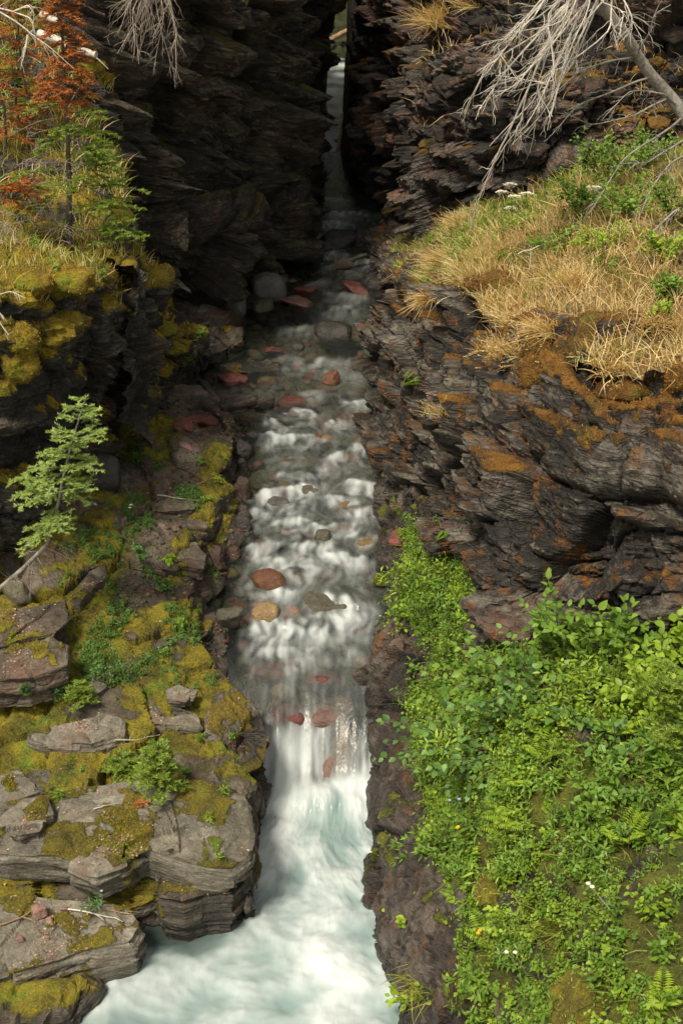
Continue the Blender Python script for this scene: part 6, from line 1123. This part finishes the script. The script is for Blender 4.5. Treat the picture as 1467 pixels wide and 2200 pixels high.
# sticks
def stick(pts, r, mat, label, on=LBK, seed=0, lift=.012):
    R = np.random.default_rng(seed); W_ = [pick(x, y, on)[0] + np.array([0, 0, lift + r]) for x, y in pts]; P = []
    for a, b in zip(W_[:-1], W_[1:]): P += list(curve(a, b, 5, 0, .04, R)[:-1])
    P = np.array(P + [W_[-1]]); a = P[0].copy(); mb = MB(); tube(mb, P - a, np.linspace(r, r * .4, len(P)), 6)
    for k in range(2): q, T = at(P - a, R.uniform(.3, .8)); tube(mb, curve(q, q + unit(T + R.normal(size=3) * np.array([.8, .8, .15])) * .12, 4, .05, .05, R), np.linspace(r * .5, r * .2, 4), 4)
    return tag(link('stick', mb.mesh('stick', [M[mat]]), None, a), label, 'stick')
stick([(255, 1590), (290, 1588), (338, 1580)], .007, 'bark_white', 'pale crooked stick beside the pale cracked slab', seed=1)
stick([(130, 1950), (200, 1958), (270, 1978)], .008, 'bark_white', 'long pale stick on top of the nearest ledge', seed=2)
stick([(200, 1948), (250, 1955), (290, 1962)], .006, 'bark_tan', 'thin tan stick beside the long pale one on the nearest ledge', seed=3)
stick([(0, 1985), (50, 1975), (95, 1945)], .009, 'bark_tan', 'brown stick at the left edge of the nearest ledge', seed=4)
stick([(200, 1735), (220, 1728), (250, 1722)], .006, 'bark_white', 'short pale stick on the long grey ledge', seed=5)
stick([(338, 1063), (380, 1068), (430, 1074)], .01, 'bark_grey', 'grey stick lying across the flat grey brown slab', seed=6)
stick([(385, 1000), (410, 1010), (435, 1022)], .012, 'bark_dark', 'dark stick on the upper left bank', seed=7)
stick([(415, 1045), (440, 1030), (455, 1022)], .006, 'bark_tan', 'thin twig below the dark stick on the upper left bank', seed=8)
stick([(278, 1045), (285, 1060), (294, 1070)], .008, 'bark_tan', 'short tan stick in the moss in front of the round boulder', seed=9)
for x, y, w, h, lb in [(92, 1950, 36, 30, 'largest pink stone chip among the sticks on the nearest ledge'), (135, 1945, 22, 16, 'pink stone chip right of the largest on the nearest ledge'), (100, 1970, 18, 12, 'small pink stone chip in front of the largest'), (50, 2010, 22, 14, 'flat pink stone chip on the front of the nearest ledge')]:
    boulder(x, y, w, h, lb, 'st_pink', on=LBK, round_=.2, rise=.2, wet=0., name='stone_chip', cat='stone')
c = pick(310, 1725, LBK)[0]; mb = MB(); R = np.random.default_rng(3); p = curve(np.array([-.07, 0, .02]), np.array([.08, .02, .03]), 6, .05, .05, R); tube(mb, p, .003, 4)
nb = MB(); spray_needles(nb, p, .03, .007, R, 300); [spray_needles(nb, curve(at(p, t)[0], at(p, t)[0] + np.array([.02, s_ * .05, .0]), 4), .028, .007, R, 300) for t in (.2, .45, .7) for s_ in (-1, 1)]
o = empty('fallen_sprig', c, 'rust red fallen fir sprig on the long grey ledge', 'twig'); link('twig', mb.mesh('twig', [M['bark_tan']]), o); tag(link('needles', nb.mesh('needles', [M['needle_rust']]), o), kind='stuff')

# ------------------------------------------------------------------ driftwood and logs in the slot
q = wz(738, 578); m = mpp(q); mb = MB(); R = np.random.default_rng(8)
tube(mb, np.array([[-.16, 0, .0], [-.10, 0, .06], [.0, .02, .08], [.1, .0, .08], [.18, 0, .04]]), [.03, .08, .10, .07, .02], 9); tube(mb, np.array([[-.1, 0, .06], [-.14, .02, .16], [-.12, .02, .25], [-.14, .02, .28]]), [.05, .04, .025, .01], 7); tube(mb, np.array([[.02, 0, .1], [.14, .05, .14], [.3, .1, .2], [.40, .12, .22]]), [.05, .045, .04, .02], 7)
tag(link('driftwood', mb.mesh('driftwood', [M['bark_dark']]), None, q), 'dark forked driftwood stump stranded in midstream', 'driftwood')
log(Q(692, 262, 30.8), Q(752, 240, 31.2), .10, 'bark_tan', 'brown log wedged across the slot above the little far waterfall', seed=11)
log(Q(724, 326, 29.2), Q(737, 255, 29.9), .04, 'bark_tan', 'thin pole leaning against the right wall beside the far waterfall', seed=12, rends=.6)
log(Q(700, 90, 37.), Q(752, 62, 37.6), .08, 'bark_tan', 'brown log jammed high in the far end of the slot', seed=13)
log(Q(690, 135, 36.5), Q(735, 128, 36.9), .06, 'bark_tan', 'thin log across the far end of the slot just above the water', seed=14)
for k, (x, h, lb) in enumerate([(-1.2, 6., 'dim green fir far beyond the left of the slot'), (.3, 7., 'dim green fir far beyond the middle of the slot'), (1.6, 6.5, 'dim green fir far beyond the right of the slot')]):
    R = np.random.default_rng(400 + k); rt = np.array([x, 46.5 + .4 * k, 3.4]); conifer([rt + np.array([0, 0, h * j / 5]) for j in range(6)], .1, [(.05 + .93 * j / 30, (math.cos(j * 2.4), math.sin(j * 2.4), .1), 1.5 * (1.05 - j / 30), 'needle_green', .2, 5, .05) for j in range(30)], lb, seed=400 + k)
